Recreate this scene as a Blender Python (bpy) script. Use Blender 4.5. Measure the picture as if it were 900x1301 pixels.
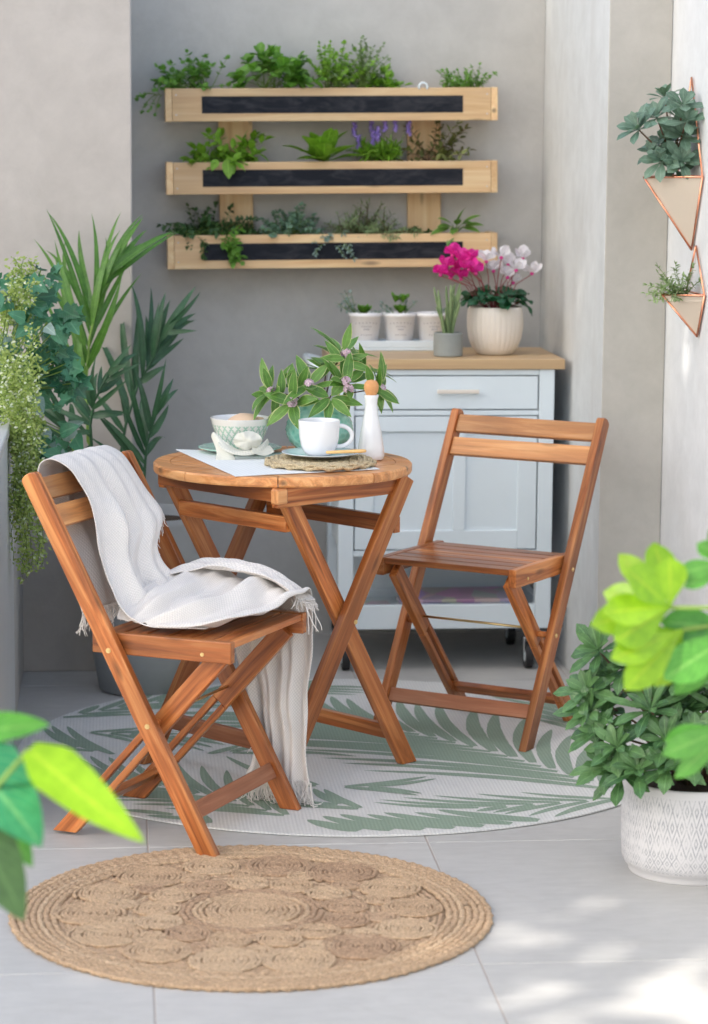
import bpy, bmesh, math, random
from mathutils import Vector, Matrix, noise
random.seed(7)
R = math.radians
scene = bpy.context.scene
col = scene.collection
for o in list(bpy.data.objects): bpy.data.objects.remove(o)

# ------------------------------------------------------------------ camera
CAM_H = 1.4622; PITCH = 0.1436; YAW = -0.0919; ROLL = 0.0074; FPX = 3260.0
cam_d = bpy.data.cameras.new('camera'); cam = bpy.data.objects.new('camera', cam_d); col.objects.link(cam)
cam.matrix_world = Matrix.Translation((0, 0, CAM_H)) @ Matrix.Rotation(YAW, 4, 'Z') @ Matrix.Rotation(math.pi/2 - PITCH, 4, 'X') @ Matrix.Rotation(ROLL, 4, 'Z')
cam_d.sensor_fit = 'VERTICAL'; cam_d.sensor_height = 36; cam_d.sensor_width = 36
cam_d.lens = FPX/1301*36
cam_d.clip_start = 0.05; cam_d.clip_end = 500
cam_d.dof.use_dof = True; cam_d.dof.focus_distance = 5.75; cam_d.dof.aperture_fstop = 4.0
scene.camera = cam

# ------------------------------------------------------------------ world, sun, exposure
SUN_TRAVEL = Vector((0.62, 0.40, -0.74)).normalized()
world = bpy.data.worlds.new('World'); scene.world = world; world.use_nodes = True
wn = world.node_tree; wn.nodes.clear()
wo = wn.nodes.new('ShaderNodeOutputWorld'); wb = wn.nodes.new('ShaderNodeBackground'); ws = wn.nodes.new('ShaderNodeTexSky')
ws.sky_type = 'NISHITA'; ws.sun_disc = False
ws.sun_elevation = math.asin(-SUN_TRAVEL.z); ws.sun_rotation = math.atan2(-SUN_TRAVEL.x, -SUN_TRAVEL.y) % (2*math.pi)
ws.air_density = 1.0; ws.dust_density = 3.0; ws.ozone_density = 0.6
wb.inputs['Strength'].default_value = 0.15
wt = wn.nodes.new('ShaderNodeMix'); wt.data_type = 'RGBA'; wt.blend_type = 'MULTIPLY'; wt.inputs[0].default_value = 1; wt.inputs[7].default_value = (1.0, .990, .938, 1)
wn.links.new(ws.outputs[0], wt.inputs[6]); wn.links.new(wt.outputs[2], wb.inputs[0]); wn.links.new(wb.outputs[0], wo.inputs[0])
sun_d = bpy.data.lights.new('sun', 'SUN'); sun_d.energy = 2.6; sun_d.angle = R(0.5); sun_d.color = (1.0, 0.93, 0.82)
sun = bpy.data.objects.new('sun', sun_d); col.objects.link(sun)
sun.rotation_euler = (-SUN_TRAVEL).to_track_quat('Z', 'Y').to_euler(); sun.location = (-4, -3, 6)
vs = scene.view_settings
vs.view_transform = 'Standard'; vs.look = 'None'; vs.gamma = 1; vs.use_curve_mapping = False; vs.exposure = 1.28
scene.render.engine = 'CYCLES'

# ------------------------------------------------------------------ helpers
def ray(px, py):
    dx, dy = px-450, py-650.5
    c, s = math.cos(ROLL), math.sin(ROLL)
    a = (c*dx+s*dy)/FPX; v = -(-s*dx+c*dy)/FPX
    ct, st = math.cos(PITCH), math.sin(PITCH)
    yr, z = ct+v*st, v*ct-st
    c, s = math.cos(YAW), math.sin(YAW)
    return Vector((c*a-s*yr, s*a+c*yr, z))
def at(px, py, Y=None, Z=None, X=None):
    d = ray(px, py)
    t = Y/d.y if Y is not None else (X/d.x if X is not None else (Z-CAM_H)/d.z)
    return Vector((0, 0, CAM_H)) + d*t
def rnd(a, b): return random.uniform(a, b)

class MB:
    def __init__(s): s.v = []; s.f = []; s.m = []; s.uv = []; s.smooth = False
    def face(s, idx, uvs=None, mi=0):
        s.f.append(idx); s.m.append(mi); s.uv.append(uvs if uvs else [(0, 0)]*len(idx))
    def box(s, x0, x1, y0, y1, z0, z1, M=None, mi=0):
        b = len(s.v)
        for z in (z0, z1):
            for (x, y) in ((x0, y0), (x1, y0), (x1, y1), (x0, y1)):
                p = Vector((x, y, z)); s.v.append(M @ p if M else p)
        for q in ((3, 2, 1, 0), (4, 5, 6, 7), (0, 1, 5, 4), (1, 2, 6, 5), (2, 3, 7, 6), (3, 0, 4, 7)):
            s.face([b+i for i in q], [(0, 0), (1, 0), (1, 1), (0, 1)], mi)
    def lathe(s, prof, n=48, c=(0, 0, 0), wob=None, mi=0, closed=False):
        b = len(s.v); m = len(prof)
        for i, (r, z) in enumerate(prof):
            for k in range(n):
                a = 2*math.pi*k/n
                rr = r*(wob(a, i, z) if wob else 1)
                s.v.append(Vector((c[0]+rr*math.cos(a), c[1]+rr*math.sin(a), c[2]+z)))
        for i in range(m-1):
            for k in range(n):
                k2 = (k+1) % n
                s.face([b+i*n+k, b+i*n+k2, b+(i+1)*n+k2, b+(i+1)*n+k],
                       [(k/n, i/(m-1)), ((k+1)/n, i/(m-1)), ((k+1)/n, (i+1)/(m-1)), (k/n, (i+1)/(m-1))], mi)
        if prof[0][0] > 1e-4: s.face([b+k for k in range(n)][::-1], None, mi)
        if prof[-1][0] > 1e-4 and not closed: s.face([b+(m-1)*n+k for k in range(n)], None, mi)
    def tube(s, pts, rad, n=6, mi=0, flat=1.0, up=None):
        pts = [Vector(p) for p in pts]; b = len(s.v); m = len(pts)
        if not hasattr(rad, '__len__'): rad = [rad]*m
        prevn = None
        for i, p in enumerate(pts):
            t = (pts[min(i+1, m-1)]-pts[max(i-1, 0)])
            if t.length < 1e-9: t = Vector((0, 0, 1))
            t.normalize()
            ref = Vector(up) if up else (prevn if prevn is not None else (Vector((0, 0, 1)) if abs(t.z) < .9 else Vector((1, 0, 0))))
            nn = ref - t*ref.dot(t)
            if nn.length < 1e-6: nn = Vector((1, 0, 0)) - t*t.x
            nn.normalize(); prevn = nn; bb = t.cross(nn)
            for k in range(n):
                a = 2*math.pi*k/n
                s.v.append(p + (nn*math.cos(a)*flat + bb*math.sin(a))*rad[i])
        for i in range(m-1):
            for k in range(n):
                k2 = (k+1) % n
                s.face([b+i*n+k, b+i*n+k2, b+(i+1)*n+k2, b+(i+1)*n+k], [(k/n, i/m), ((k+1)/n, i/m), ((k+1)/n, (i+1)/m), (k/n, (i+1)/m)], mi)
        s.face([b+k for k in range(n)][::-1], None, mi); s.face([b+(m-1)*n+k for k in range(n)], None, mi)
    def ball(s, c, r, n=8, m=6, sc=(1, 1, 1), mi=0, nz=0):
        c = Vector(c); b = len(s.v)
        for i in range(m+1):
            th = math.pi*i/m
            for k in range(n):
                a = 2*math.pi*k/n
                d = Vector((math.sin(th)*math.cos(a), math.sin(th)*math.sin(a), math.cos(th)))
                rr = r*(1+nz*noise.noise(d*2+c*40)) if nz else r
                s.v.append(c+Vector((d.x*sc[0], d.y*sc[1], d.z*sc[2]))*rr)
        for i in range(m):
            for k in range(n):
                k2 = (k+1) % n
                s.face([b+i*n+k2, b+i*n+k, b+(i+1)*n+k, b+(i+1)*n+k2], None, mi)
    def leaf(s, base, d, n, L, W, prof='ovate', seg=5, fold=.25, curl=.25, mi=0, wave=0.0):
        d = Vector(d).normalized(); n = Vector(n); n = n-d*n.dot(d)
        if n.length < 1e-5: n = Vector((0, 0, 1)) if abs(d.z) < .9 else Vector((1, 0, 0)); n = n-d*n.dot(d)
        n.normalize(); side = d.cross(n)
        base = Vector(base); b = len(s.v); P = PROF[prof]
        ang = 0; p = base.copy(); dd = d.copy(); nn = n.copy(); ph = rnd(0, 6.28)
        for i in range(seg+1):
            t = i/seg
            w = W*.5*max(P(t), .015)
            wv = wave*W*math.sin(t*9+ph)
            s.v += [p-side*w+nn*(w*fold+wv), p.copy(), p+side*w+nn*(w*fold-wv)]
            step = L/seg
            a = -curl*1.0/seg*(0.4+1.2*t)*1.6
            q = Matrix.Rotation(a, 3, side)
            dd = q @ dd; nn = q @ nn
            p = p+dd*step
        for i in range(seg):
            t0, t1 = i/seg, (i+1)/seg
            k = b+3*i
            s.face([k, k+1, k+4, k+3], [(0, t0), (.5, t0), (.5, t1), (0, t1)], mi)
            s.face([k+1, k+2, k+5, k+4], [(.5, t0), (1, t0), (1, t1), (.5, t1)], mi)
    def shape_leaf(s, base, d, n, L, outline, mi=0, cup=.15):
        # fan of triangles from the stalk point; outline in leaf units (x across, y along)
        d = Vector(d).normalized(); n = Vector(n); n = (n-d*n.dot(d))
        if n.length < 1e-5: n = Vector((0, 0, 1))
        n.normalize(); side = d.cross(n); base = Vector(base); b = len(s.v)
        mid = base+d*L*.38
        s.v.append(mid-n*cup*L*.3)
        for (x, y) in outline:
            s.v.append(base+side*(x*L)+d*(y*L)+n*(cup*L*(x*x+(y-.4)**2)))
        k = len(outline)
        for i in range(k):
            j = (i+1) % k
            s.face([b, b+1+i, b+1+j], [(.5, .4), (.5+outline[i][0], outline[i][1]), (.5+outline[j][0], outline[j][1])], mi)
    def build(s, name, mats, parent=None, smooth=None, bevel=0, seg=2, loc=None, sub=0, solid=0, merge=False):
        me = bpy.data.meshes.new(name)
        me.from_pydata([tuple(v) for v in s.v], [], s.f)
        if not isinstance(mats, (list, tuple)): mats = [mats]
        for m in mats: me.materials.append(m)
        me.polygons.foreach_set('material_index', s.m)
        uvl = me.uv_layers.new(name='UVMap')
        fl = []
        for u in s.uv:
            for a in u: fl += [a[0], a[1]]
        uvl.data.foreach_set('uv', fl)
        if smooth if smooth is not None else s.smooth:
            me.polygons.foreach_set('use_smooth', [True]*len(me.polygons))
        me.validate(); me.update()
        o = bpy.data.objects.new(name, me); col.objects.link(o)
        if parent: o.parent = parent
        if loc: o.location = loc
        if solid:
            md = o.modifiers.new('t', 'SOLIDIFY'); md.thickness = solid; md.offset = 0
        if bevel:
            md = o.modifiers.new('b', 'BEVEL'); md.width = bevel; md.segments = seg; md.limit_method = 'ANGLE'; md.angle_limit = R(40)
            md.harden_normals = False
        if sub:
            md = o.modifiers.new('s', 'SUBSURF'); md.levels = sub; md.render_levels = sub
        return o

PROF = {
 'ovate': lambda t: math.sin(math.pi*min(1, t)**.8)**.9 if 0 < t < 1 else 0,
 'lance': lambda t: (math.sin(math.pi*t**.85))**.8 if 0 < t < 1 else 0,
 'obov': lambda t: (math.sin(math.pi*t**1.7))**.75 if 0 < t < 1 else .06,
 'blade': lambda t: (min(1, t*6)**.7)*(1-t**2.2)**1.0 if t < 1 else 0,
 'palm': lambda t: (min(1, .35+t*3.2))*(1-t**3)**1.1 if t < 1 else 0,
 'heart': lambda t: (min(1, t*5)**.5)*(1-t**1.8)**.8*1.05 if 0 < t < 1 else (.35 if t == 0 else 0),
 'round': lambda t: math.sqrt(max(0, 1-(2*t-1)**2)),
}
IVY = [(0, 0), (.18, -.12), (.48, -.05), (.36, .22), (.62, .45), (.27, .52), (.2, .7), (0, 1.05), (-.2, .7), (-.27, .52), (-.62, .45), (-.36, .22), (-.48, -.05), (-.18, -.12)]
PARS = [(0, 0), (.2, .1), (.5, .12), (.42, .35), (.55, .55), (.25, .55), (.3, .85), (.08, .75), (0, 1), (-.08, .75), (-.3, .85), (-.25, .55), (-.55, .55), (-.42, .35), (-.5, .12), (-.2, .1)]

def tag(o, label=None, cat=None, group=None, kind=None):
    if label: o['label'] = label
    if cat: o['category'] = cat
    if group: o['group'] = group
    if kind: o['kind'] = kind
    return o
def empty(name, loc=(0, 0, 0), rz=0, label=None, cat=None, group=None):
    o = bpy.data.objects.new(name, None); col.objects.link(o); o.location = loc; o.rotation_euler = (0, 0, rz)
    o.empty_display_size = .05
    return tag(o, label, cat, group)
def copy_tree(o, parent=None):
    c = o.copy(); col.objects.link(c)
    if parent: c.parent = parent
    for ch in list(o.children): copy_tree(ch, c)
    return c
def struct(o): o['kind'] = 'structure'; return o

# ------------------------------------------------------------------ materials
def nt(name):
    m = bpy.data.materials.new(name); m.use_nodes = True; t = m.node_tree
    b = t.nodes['Principled BSDF']; return m, t, b
def N(t, ty, **kw):
    n = t.nodes.new(ty)
    for k, v in kw.items():
        if k in n.inputs: n.inputs[k].default_value = v
        else: setattr(n, k, v)
    return n
def ramp(t, fac, stops):
    r = t.nodes.new('ShaderNodeValToRGB'); t.links.new(fac, r.inputs[0])
    e = r.color_ramp.elements
    while len(e) < len(stops): e.new(.5)
    for i, (p, c) in enumerate(stops): e[i].position = p; e[i].color = (*c, 1)
    return r.outputs[0]
def coords(t, scale=(1, 1, 1), kind='Object', rand=False, rot=(0, 0, 0)):
    tc = t.nodes.new('ShaderNodeTexCoord'); mp = t.nodes.new('ShaderNodeMapping')
    mp.inputs['Scale'].default_value = scale; mp.inputs['Rotation'].default_value = rot
    src = tc.outputs[kind]
    if rand:
        oi = t.nodes.new('ShaderNodeObjectInfo'); ad = t.nodes.new('ShaderNodeVectorMath'); ad.operation = 'ADD'
        ml = t.nodes.new('ShaderNodeMath'); ml.operation = 'MULTIPLY'; ml.inputs[1].default_value = 23.7
        t.links.new(oi.outputs['Random'], ml.inputs[0]); t.links.new(src, ad.inputs[0]); t.links.new(ml.outputs[0], ad.inputs[1]); src = ad.outputs[0]
    t.links.new(src, mp.inputs[0]); return mp.outputs[0]
def mix(t, fac, a, b, mode='MIX'):
    m = t.nodes.new('ShaderNodeMix'); m.data_type = 'RGBA'; m.blend_type = mode
    for s, v in ((m.inputs[0], fac), (m.inputs[6], a), (m.inputs[7], b)):
        if isinstance(v, bpy.types.NodeSocket): t.links.new(v, s)
        elif isinstance(v, (int, float)): s.default_value = v
        else: s.default_value = (*v, 1)
    return m.outputs[2]
def bump(t, b, h, strength=.3, dist=.002, prev=None):
    n = t.nodes.new('ShaderNodeBump'); n.inputs['Strength'].default_value = strength; n.inputs['Distance'].default_value = dist
    t.links.new(h, n.inputs['Height'])
    if prev: t.links.new(prev, n.inputs['Normal'])
    t.links.new(n.outputs[0], b.inputs['Normal']); return n.outputs[0]
def noi(t, vec, sc, det=4, rough=.5, dist=0):
    n = N(t, 'ShaderNodeTexNoise'); n.inputs['Scale'].default_value = sc; n.inputs['Detail'].default_value = det
    n.inputs['Roughness'].default_value = rough; n.inputs['Distortion'].default_value = dist
    t.links.new(vec, n.inputs['Vector']); return n.outputs['Fac']

def wood(name, dark, mid, light, rough=.45, knots=True, grain=(1.6, 26, 26), hue=.5):
    m, t, b = nt(name)
    v = coords(t, grain, rand=True)
    n1 = noi(t, v, 1.6, 6, .6, 1.1)
    c = ramp(t, n1, [(.32, dark), (.5, mid), (.66, light)])
    v2 = coords(t, (grain[0]*1.2, grain[1]*4, grain[2]*4), rand=True)
    n2 = noi(t, v2, 3.0, 4, .6)
    c = mix(t, .35, c, ramp(t, n2, [(.3, tuple(x*.55 for x in mid)), (.65, tuple(min(1, x*1.25) for x in mid))]), 'OVERLAY')
    v3 = coords(t, (2.0, 5, 5), rand=True)
    n3 = noi(t, v3, 1.3, 2)
    c = mix(t, ramp(t, n3, [(.35, (0, 0, 0)), (.7, (1, 1, 1))]), c, mix(t, .75, c, dark))
    if knots:
        vo = N(t, 'ShaderNodeTexVoronoi'); vo.inputs['Scale'].default_value = 3.2
        t.links.new(coords(t, (1.4, 5.5, 5.5), rand=True), vo.inputs['Vector'])
        c = mix(t, ramp(t, vo.outputs['Distance'], [(.05, (.85,)*3), (.16, (0,)*3)]), c, tuple(x*.3 for x in dark))
    oi = t.nodes.new('ShaderNodeObjectInfo')
    hs = t.nodes.new('ShaderNodeHueSaturation')
    mr = N(t, 'ShaderNodeMapRange'); mr.inputs['To Min'].default_value = .72; mr.inputs['To Max'].default_value = 1.28
    t.links.new(oi.outputs['Random'], mr.inputs[0]); t.links.new(mr.outputs[0], hs.inputs['Value']); t.links.new(c, hs.inputs['Color'])
    t.links.new(hs.outputs[0], b.inputs['Base Color'])
    b.inputs['Roughness'].default_value = rough
    bump(t, b, n2, .12, .0012)
    return m
M = {}
M['acacia'] = wood('acacia', (.18, .058, .016), (.50, .19, .052), (.74, .40, .15), .33)
M['acacia_pale'] = wood('acacia_pale', (.38, .18, .075), (.56, .29, .115), (.72, .45, .22), .34)
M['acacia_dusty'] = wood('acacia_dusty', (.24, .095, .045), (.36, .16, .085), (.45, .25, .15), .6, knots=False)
M['pine'] = wood('pine', (.60, .40, .23), (.72, .52, .32), (.80, .62, .42), .6, grain=(1.2, 18, 18))
M['oak_top'] = wood('oak_top', (.58, .40, .23), (.68, .50, .31), (.76, .58, .38), .4, knots=False, grain=(.8, 14, 14))
M['cork'] = wood('cork', (.50, .25, .10), (.62, .34, .15), (.70, .42, .2), .7, knots=False, grain=(60, 60, 60))
M['birch'] = wood('birch', (.66, .42, .18), (.76, .52, .24), (.82, .60, .32), .5, knots=False)

def plaster(name, a, b_, c_, rough=.85, blotch=1.6, bs=.25, streak=None):
    m, t, b = nt(name)
    v = coords(t)
    n1 = noi(t, v, blotch, 7, .62, .5)
    c = ramp(t, n1, [(.3, a), (.5, b_), (.72, c_)])
    n2 = noi(t, v, blotch*7, 6, .7, .3)
    c = mix(t, .22, c, ramp(t, n2, [(.35, tuple(x*.72 for x in b_)), (.65, tuple(min(1, x*1.2) for x in b_))]), 'MIX')
    vv = coords(t, (4, 4, 2.4))
    n4 = noi(t, vv, 3, 5, .6, .8)
    c = mix(t, ramp(t, n4, [(.62, (0,)*3), (.74, (.4,)*3)]), c, c_)
    if streak:
        v3 = coords(t, (4, 4, 1.4)); n3 = noi(t, v3, 2.2, 5, .65, .4)
        c = mix(t, ramp(t, n3, [(.45, (0,)*3), (.75, (.5,)*3)]), c, streak)
    t.links.new(c, b.inputs['Base Color']); b.inputs['Roughness'].default_value = rough
    n5 = noi(t, v, 60, 5, .6)
    p = bump(t, b, n5, bs*.5, .002); bump(t, b, n2, bs, .006, p)
    return m
M['wall_grey'] = plaster('wall_grey', (.46, .45, .43), (.50, .49, .47), (.55, .54, .52))
M['wall_beige'] = plaster('wall_beige', (.465, .425, .39), (.505, .465, .43), (.555, .515, .48), bs=.3)
M['wall_wash'] = plaster('wall_wash', (.54, .56, .57), (.61, .635, .645), (.68, .70, .71), streak=(.50, .50, .49), bs=.3)
M['wall_concrete'] = plaster('wall_concrete', (.42, .405, .37), (.46, .445, .41), (.51, .49, .455), bs=.3)
M['wall_white'] = plaster('wall_white', (.70, .72, .74), (.74, .76, .78), (.78, .80, .82), bs=.25)

def tiles():
    m, t, b = nt('stone_tiles')
    v = coords(t)
    n1 = noi(t, v, 2.2, 8, .6, .6)
    c = ramp(t, n1, [(.3, (.44, .435, .425)), (.5, (.50, .495, .485)), (.72, (.56, .555, .54))])
    gi = t.nodes.new('ShaderNodeNewGeometry'); c = mix(t, .5, c, ramp(t, gi.outputs['Random Per Island'], [(0, (.45, .445, .43)), (1, (.54, .535, .52))]))
    n3 = noi(t, v, 5, 8, .75, 1.0); c = mix(t, ramp(t, n3, [(.56, (0,)*3), (.72, (.5,)*3)]), c, (.40, .385, .36))
    n2 = noi(t, coords(t, (1, 3, 1)), 14, 6, .7)
    c = mix(t, .25, c, ramp(t, n2, [(.35, (.38, .375, .36)), (.65, (.60, .59, .57))]))
    t.links.new(c, b.inputs['Base Color'])
    rr = N(t, 'ShaderNodeMapRange'); rr.inputs['To Min'].default_value = .42; rr.inputs['To Max'].default_value = .65
    t.links.new(n1, rr.inputs[0]); t.links.new(rr.outputs[0], b.inputs['Roughness'])
    bump(t, b, n2, .12, .0015)
    return m
M['tiles'] = tiles()

def simple(name, colr, rough=.5, metal=0, bs=0, bsc=80, var=0, spec=.5, coat=0, dist=.001):
    m, t, b = nt(name)
    v = coords(t)
    if var:
        n = noi(t, v, 6, 5, .6)
        c = ramp(t, n, [(.3, tuple(x*(1-var) for x in colr)), (.7, tuple(min(1, x*(1+var)) for x in colr))])
        t.links.new(c, b.inputs['Base Color'])
    else: b.inputs['Base Color'].default_value = (*colr, 1)
    b.inputs['Roughness'].default_value = rough; b.inputs['Metallic'].default_value = metal
    b.inputs['Specular IOR Level'].default_value = spec
    b.inputs['Coat Weight'].default_value = coat
    if bs: bump(t, b, noi(t, v, bsc, 3), bs, dist)
    return m
M['grout'] = simple('grout', (.42, .37, .34), .9)
M['white_paint'] = simple('white_paint', (.72, .80, .85), .38, bs=.05, bsc=30, var=.02)
M['white_glaze'] = simple('white_glaze', (.83, .84, .85), .14, var=.01, coat=.4)
M['blue_glaze'] = simple('blue_glaze', (.66, .73, .80), .15, var=.02, coat=.4)
M['cream_glaze'] = simple('cream_glaze', (.74, .68, .61), .35, var=.05, bs=.08)
M['mint_glaze'] = simple('mint_glaze', (.46, .74, .62), .15, var=.06, coat=.5)
def vasemat():
    m, t, b = nt('turquoise_glass')
    v = coords(t); vo = N(t, 'ShaderNodeTexVoronoi'); vo.inputs['Scale'].default_value = 62; t.links.new(v, vo.inputs['Vector'])
    c = ramp(t, vo.outputs['Distance'], [(.0, (.16, .58, .46)), (.55, (.42, .80, .68))]); c = mix(t, ramp(t, noi(t, v, 14, 3), [(.4, (0,)*3), (.7, (.6,)*3)]), c, (.09, .40, .33))
    t.links.new(c, b.inputs['Base Color']); b.inputs['Roughness'].default_value = .14; b.inputs['Coat Weight'].default_value = .5
    bump(t, b, vo.outputs['Distance'], .8, .004); return m
M['turq_glass'] = vasemat()
def chalkmat():
    m, t, b = nt('chalk'); n = noi(t, coords(t, (3, 3, 9)), 4, 6, .65, 1)
    t.links.new(ramp(t, n, [(.45, (.011, .013, .020)), (.75, (.05, .052, .06))]), b.inputs['Base Color']); b.inputs['Roughness'].default_value = .7; b.inputs['Specular IOR Level'].default_value = .2
    return m
M['chalk'] = chalkmat()
M['brass'] = simple('brass', (.75, .56, .27), .32, 1)
M['steel'] = simple('steel', (.55, .55, .55), .35, 1)
M['copper'] = simple('copper', (.93, .42, .27), .22, 1)
M['terra_white'] = simple('pocket_ceramic', (.64, .56, .47), .5, var=.04)
M['black_rubber'] = simple('black_rubber', (.015, .015, .017), .5)
M['soil'] = simple('soil', (.05, .03, .018), 1, bs=1, bsc=180, var=.4, dist=.006)
M['concrete_pot'] = simple('concrete_pot', (.27, .29, .28), .9, bs=.7, bsc=160, var=.12, dist=.002)
M['grey_pot'] = simple('grey_pot', (.34, .355, .365), .8, bs=.4, bsc=90, var=.12)
M['painted_metal'] = simple('painted_metal', (.60, .60, .60), .5, var=.03)
M['cabinet_grey'] = simple('cabinet_grey', (.64, .67, .69), .45, var=.03)
M['pot_white'] = simple('pot_white', (.87, .87, .89), .5, var=.03, bs=.1)
M['dusty_ink'] = simple('dusty_ink', (.45, .45, .48), .7)
M['bread'] = simple('bread', (.70, .50, .34), .8, bs=.4, bsc=60, var=.15)
M['stem_green'] = simple('stem_green', (.16, .26, .05), .6, var=.2)
M['stem_brown'] = simple('stem_brown', (.12, .07, .04), .8, var=.3)
M['stem_red'] = simple('stem_red', (.25, .05, .06), .5)
M['palm_stem'] = simple('palm_stem', (.22, .36, .07), .45, var=.2)

def cloth(name, colr, sx=520, sy=520, strength=.6, holes=0):
    m, t, b = nt(name)
    uv = coords(t, (1, 1, 1), 'UV', rot=(0, 0, .62 if holes else 0))
    w1 = N(t, 'ShaderNodeTexWave'); w1.bands_direction = 'X'; w1.inputs['Scale'].default_value = sx/20; t.links.new(uv, w1.inputs['Vector'])
    w2 = N(t, 'ShaderNodeTexWave'); w2.bands_direction = 'Y'; w2.inputs['Scale'].default_value = sy/20; t.links.new(uv, w2.inputs['Vector'])
    for w in (w1, w2): w.inputs['Distortion'].default_value = 1.0; w.inputs['Detail'].default_value = 2; w.inputs['Detail Scale'].default_value = 3
    mu = N(t, 'ShaderNodeMath', operation='MULTIPLY'); t.links.new(w1.outputs['Fac'], mu.inputs[0]); t.links.new(w2.outputs['Fac'], mu.inputs[1])
    c = ramp(t, mu.outputs[0], [(0.0, tuple(x*(.84 if holes else .9) for x in colr)), (.16, colr)])
    n = noi(t, coords(t), 9, 4)
    c = mix(t, .12, c, ramp(t, n, [(.3, tuple(x*.8 for x in colr)), (.7, (1, 1, 1))]), 'MULTIPLY')
    t.links.new(c, b.inputs['Base Color']); b.inputs['Roughness'].default_value = .95
    b.inputs['Sheen Weight'].default_value = .2
    bump(t, b, mu.outputs[0], strength, .0018)
    return m
M['throw'] = cloth('throw_cotton', (.85, .805, .765), 420, 380, .6, 1)
M['throw_thread'] = simple('throw_thread', (.80, .76, .72), .95)
M['linen'] = cloth('linen', (.80, .83, .83), 200, 200, .2)
M['napkin'] = cloth('napkin', (.78, .77, .68), 160, 160, .2)

def rug_mat(name, colr, alt):
    m, t, b = nt(name)
    v = coords(t)
    sep = N(t, 'ShaderNodeSeparateXYZ'); t.links.new(v, sep.inputs[0])
    w1 = N(t, 'ShaderNodeTexWave'); w1.bands_direction = 'Y'; w1.inputs['Scale'].default_value = 55; t.links.new(v, w1.inputs['Vector'])
    w2 = N(t, 'ShaderNodeTexWave'); w2.bands_direction = 'X'; w2.inputs['Scale'].default_value = 38; t.links.new(v, w2.inputs['Vector'])
    w1.inputs['Distortion'].default_value = .6; w2.inputs['Distortion'].default_value = .6
    ad = N(t, 'ShaderNodeMath', operation='MULTIPLY'); t.links.new(w1.outputs['Fac'], ad.inputs[0]); t.links.new(w2.outputs['Fac'], ad.inputs[1])
    n = noi(t, v, 3, 5)
    n2 = noi(t, coords(t, (30, 160, 1)), 2, 3)
    c = ramp(t, ad.outputs[0], [(.0, alt), (.5, colr)])
    c = mix(t, .3, c, ramp(t, n2, [(.3, tuple(x*.8 for x in colr)), (.7, tuple(min(1, x*1.15) for x in colr))]))
    c = mix(t, .2, c, ramp(t, n, [(.3, tuple(x*.85 for x in colr)), (.7, tuple(min(1, x*1.1) for x in colr))]))
    t.links.new(c, b.inputs['Base Color']); b.inputs['Roughness'].default_value = .9
    bump(t, b, ad.outputs[0], .5, .002)
    return m
M['rug_white'] = rug_mat('rug_white', (.73, .73, .71), (.57, .57, .56))
M['rug_green'] = rug_mat('rug_green', (.30, .39, .305), (.22, .30, .23))

def jute(name, a, b_, c_):
    m, t, b = nt(name)
    v = coords(t)
    n1 = noi(t, v, 7, 4, .6, .4); n2 = noi(t, v, 110, 5, .8, 1.5)
    gi = t.nodes.new('ShaderNodeNewGeometry')
    n0 = mix(t, .5, n1, gi.outputs['Random Per Island'])
    c = ramp(t, n0, [(.3, a), (.5, b_), (.68, c_)])
    c = mix(t, .62, c, ramp(t, n2, [(.36, tuple(x*.42 for x in b_)), (.60, tuple(min(1, x*1.3) for x in c_))]))
    n3 = noi(t, v, 420, 3, .7)
    c = mix(t, .35, c, ramp(t, n3, [(.38, tuple(x*.4 for x in b_)), (.58, tuple(min(1, x*1.2) for x in c_))]))
    t.links.new(c, b.inputs['Base Color']); b.inputs['Roughness'].default_value = .85
    bump(t, b, n2, 1.0, .006)
    return m
M['jute'] = jute('jute', (.46, .245, .135), (.66, .405, .235), (.82, .585, .38))
M['jute_dark'] = jute('jute_dark', (.36, .20, .12), (.52, .32, .195), (.70, .48, .31))
M['rattan'] = jute('rattan', (.58, .35, .16), (.82, .57, .32), (.90, .70, .46))

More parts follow.
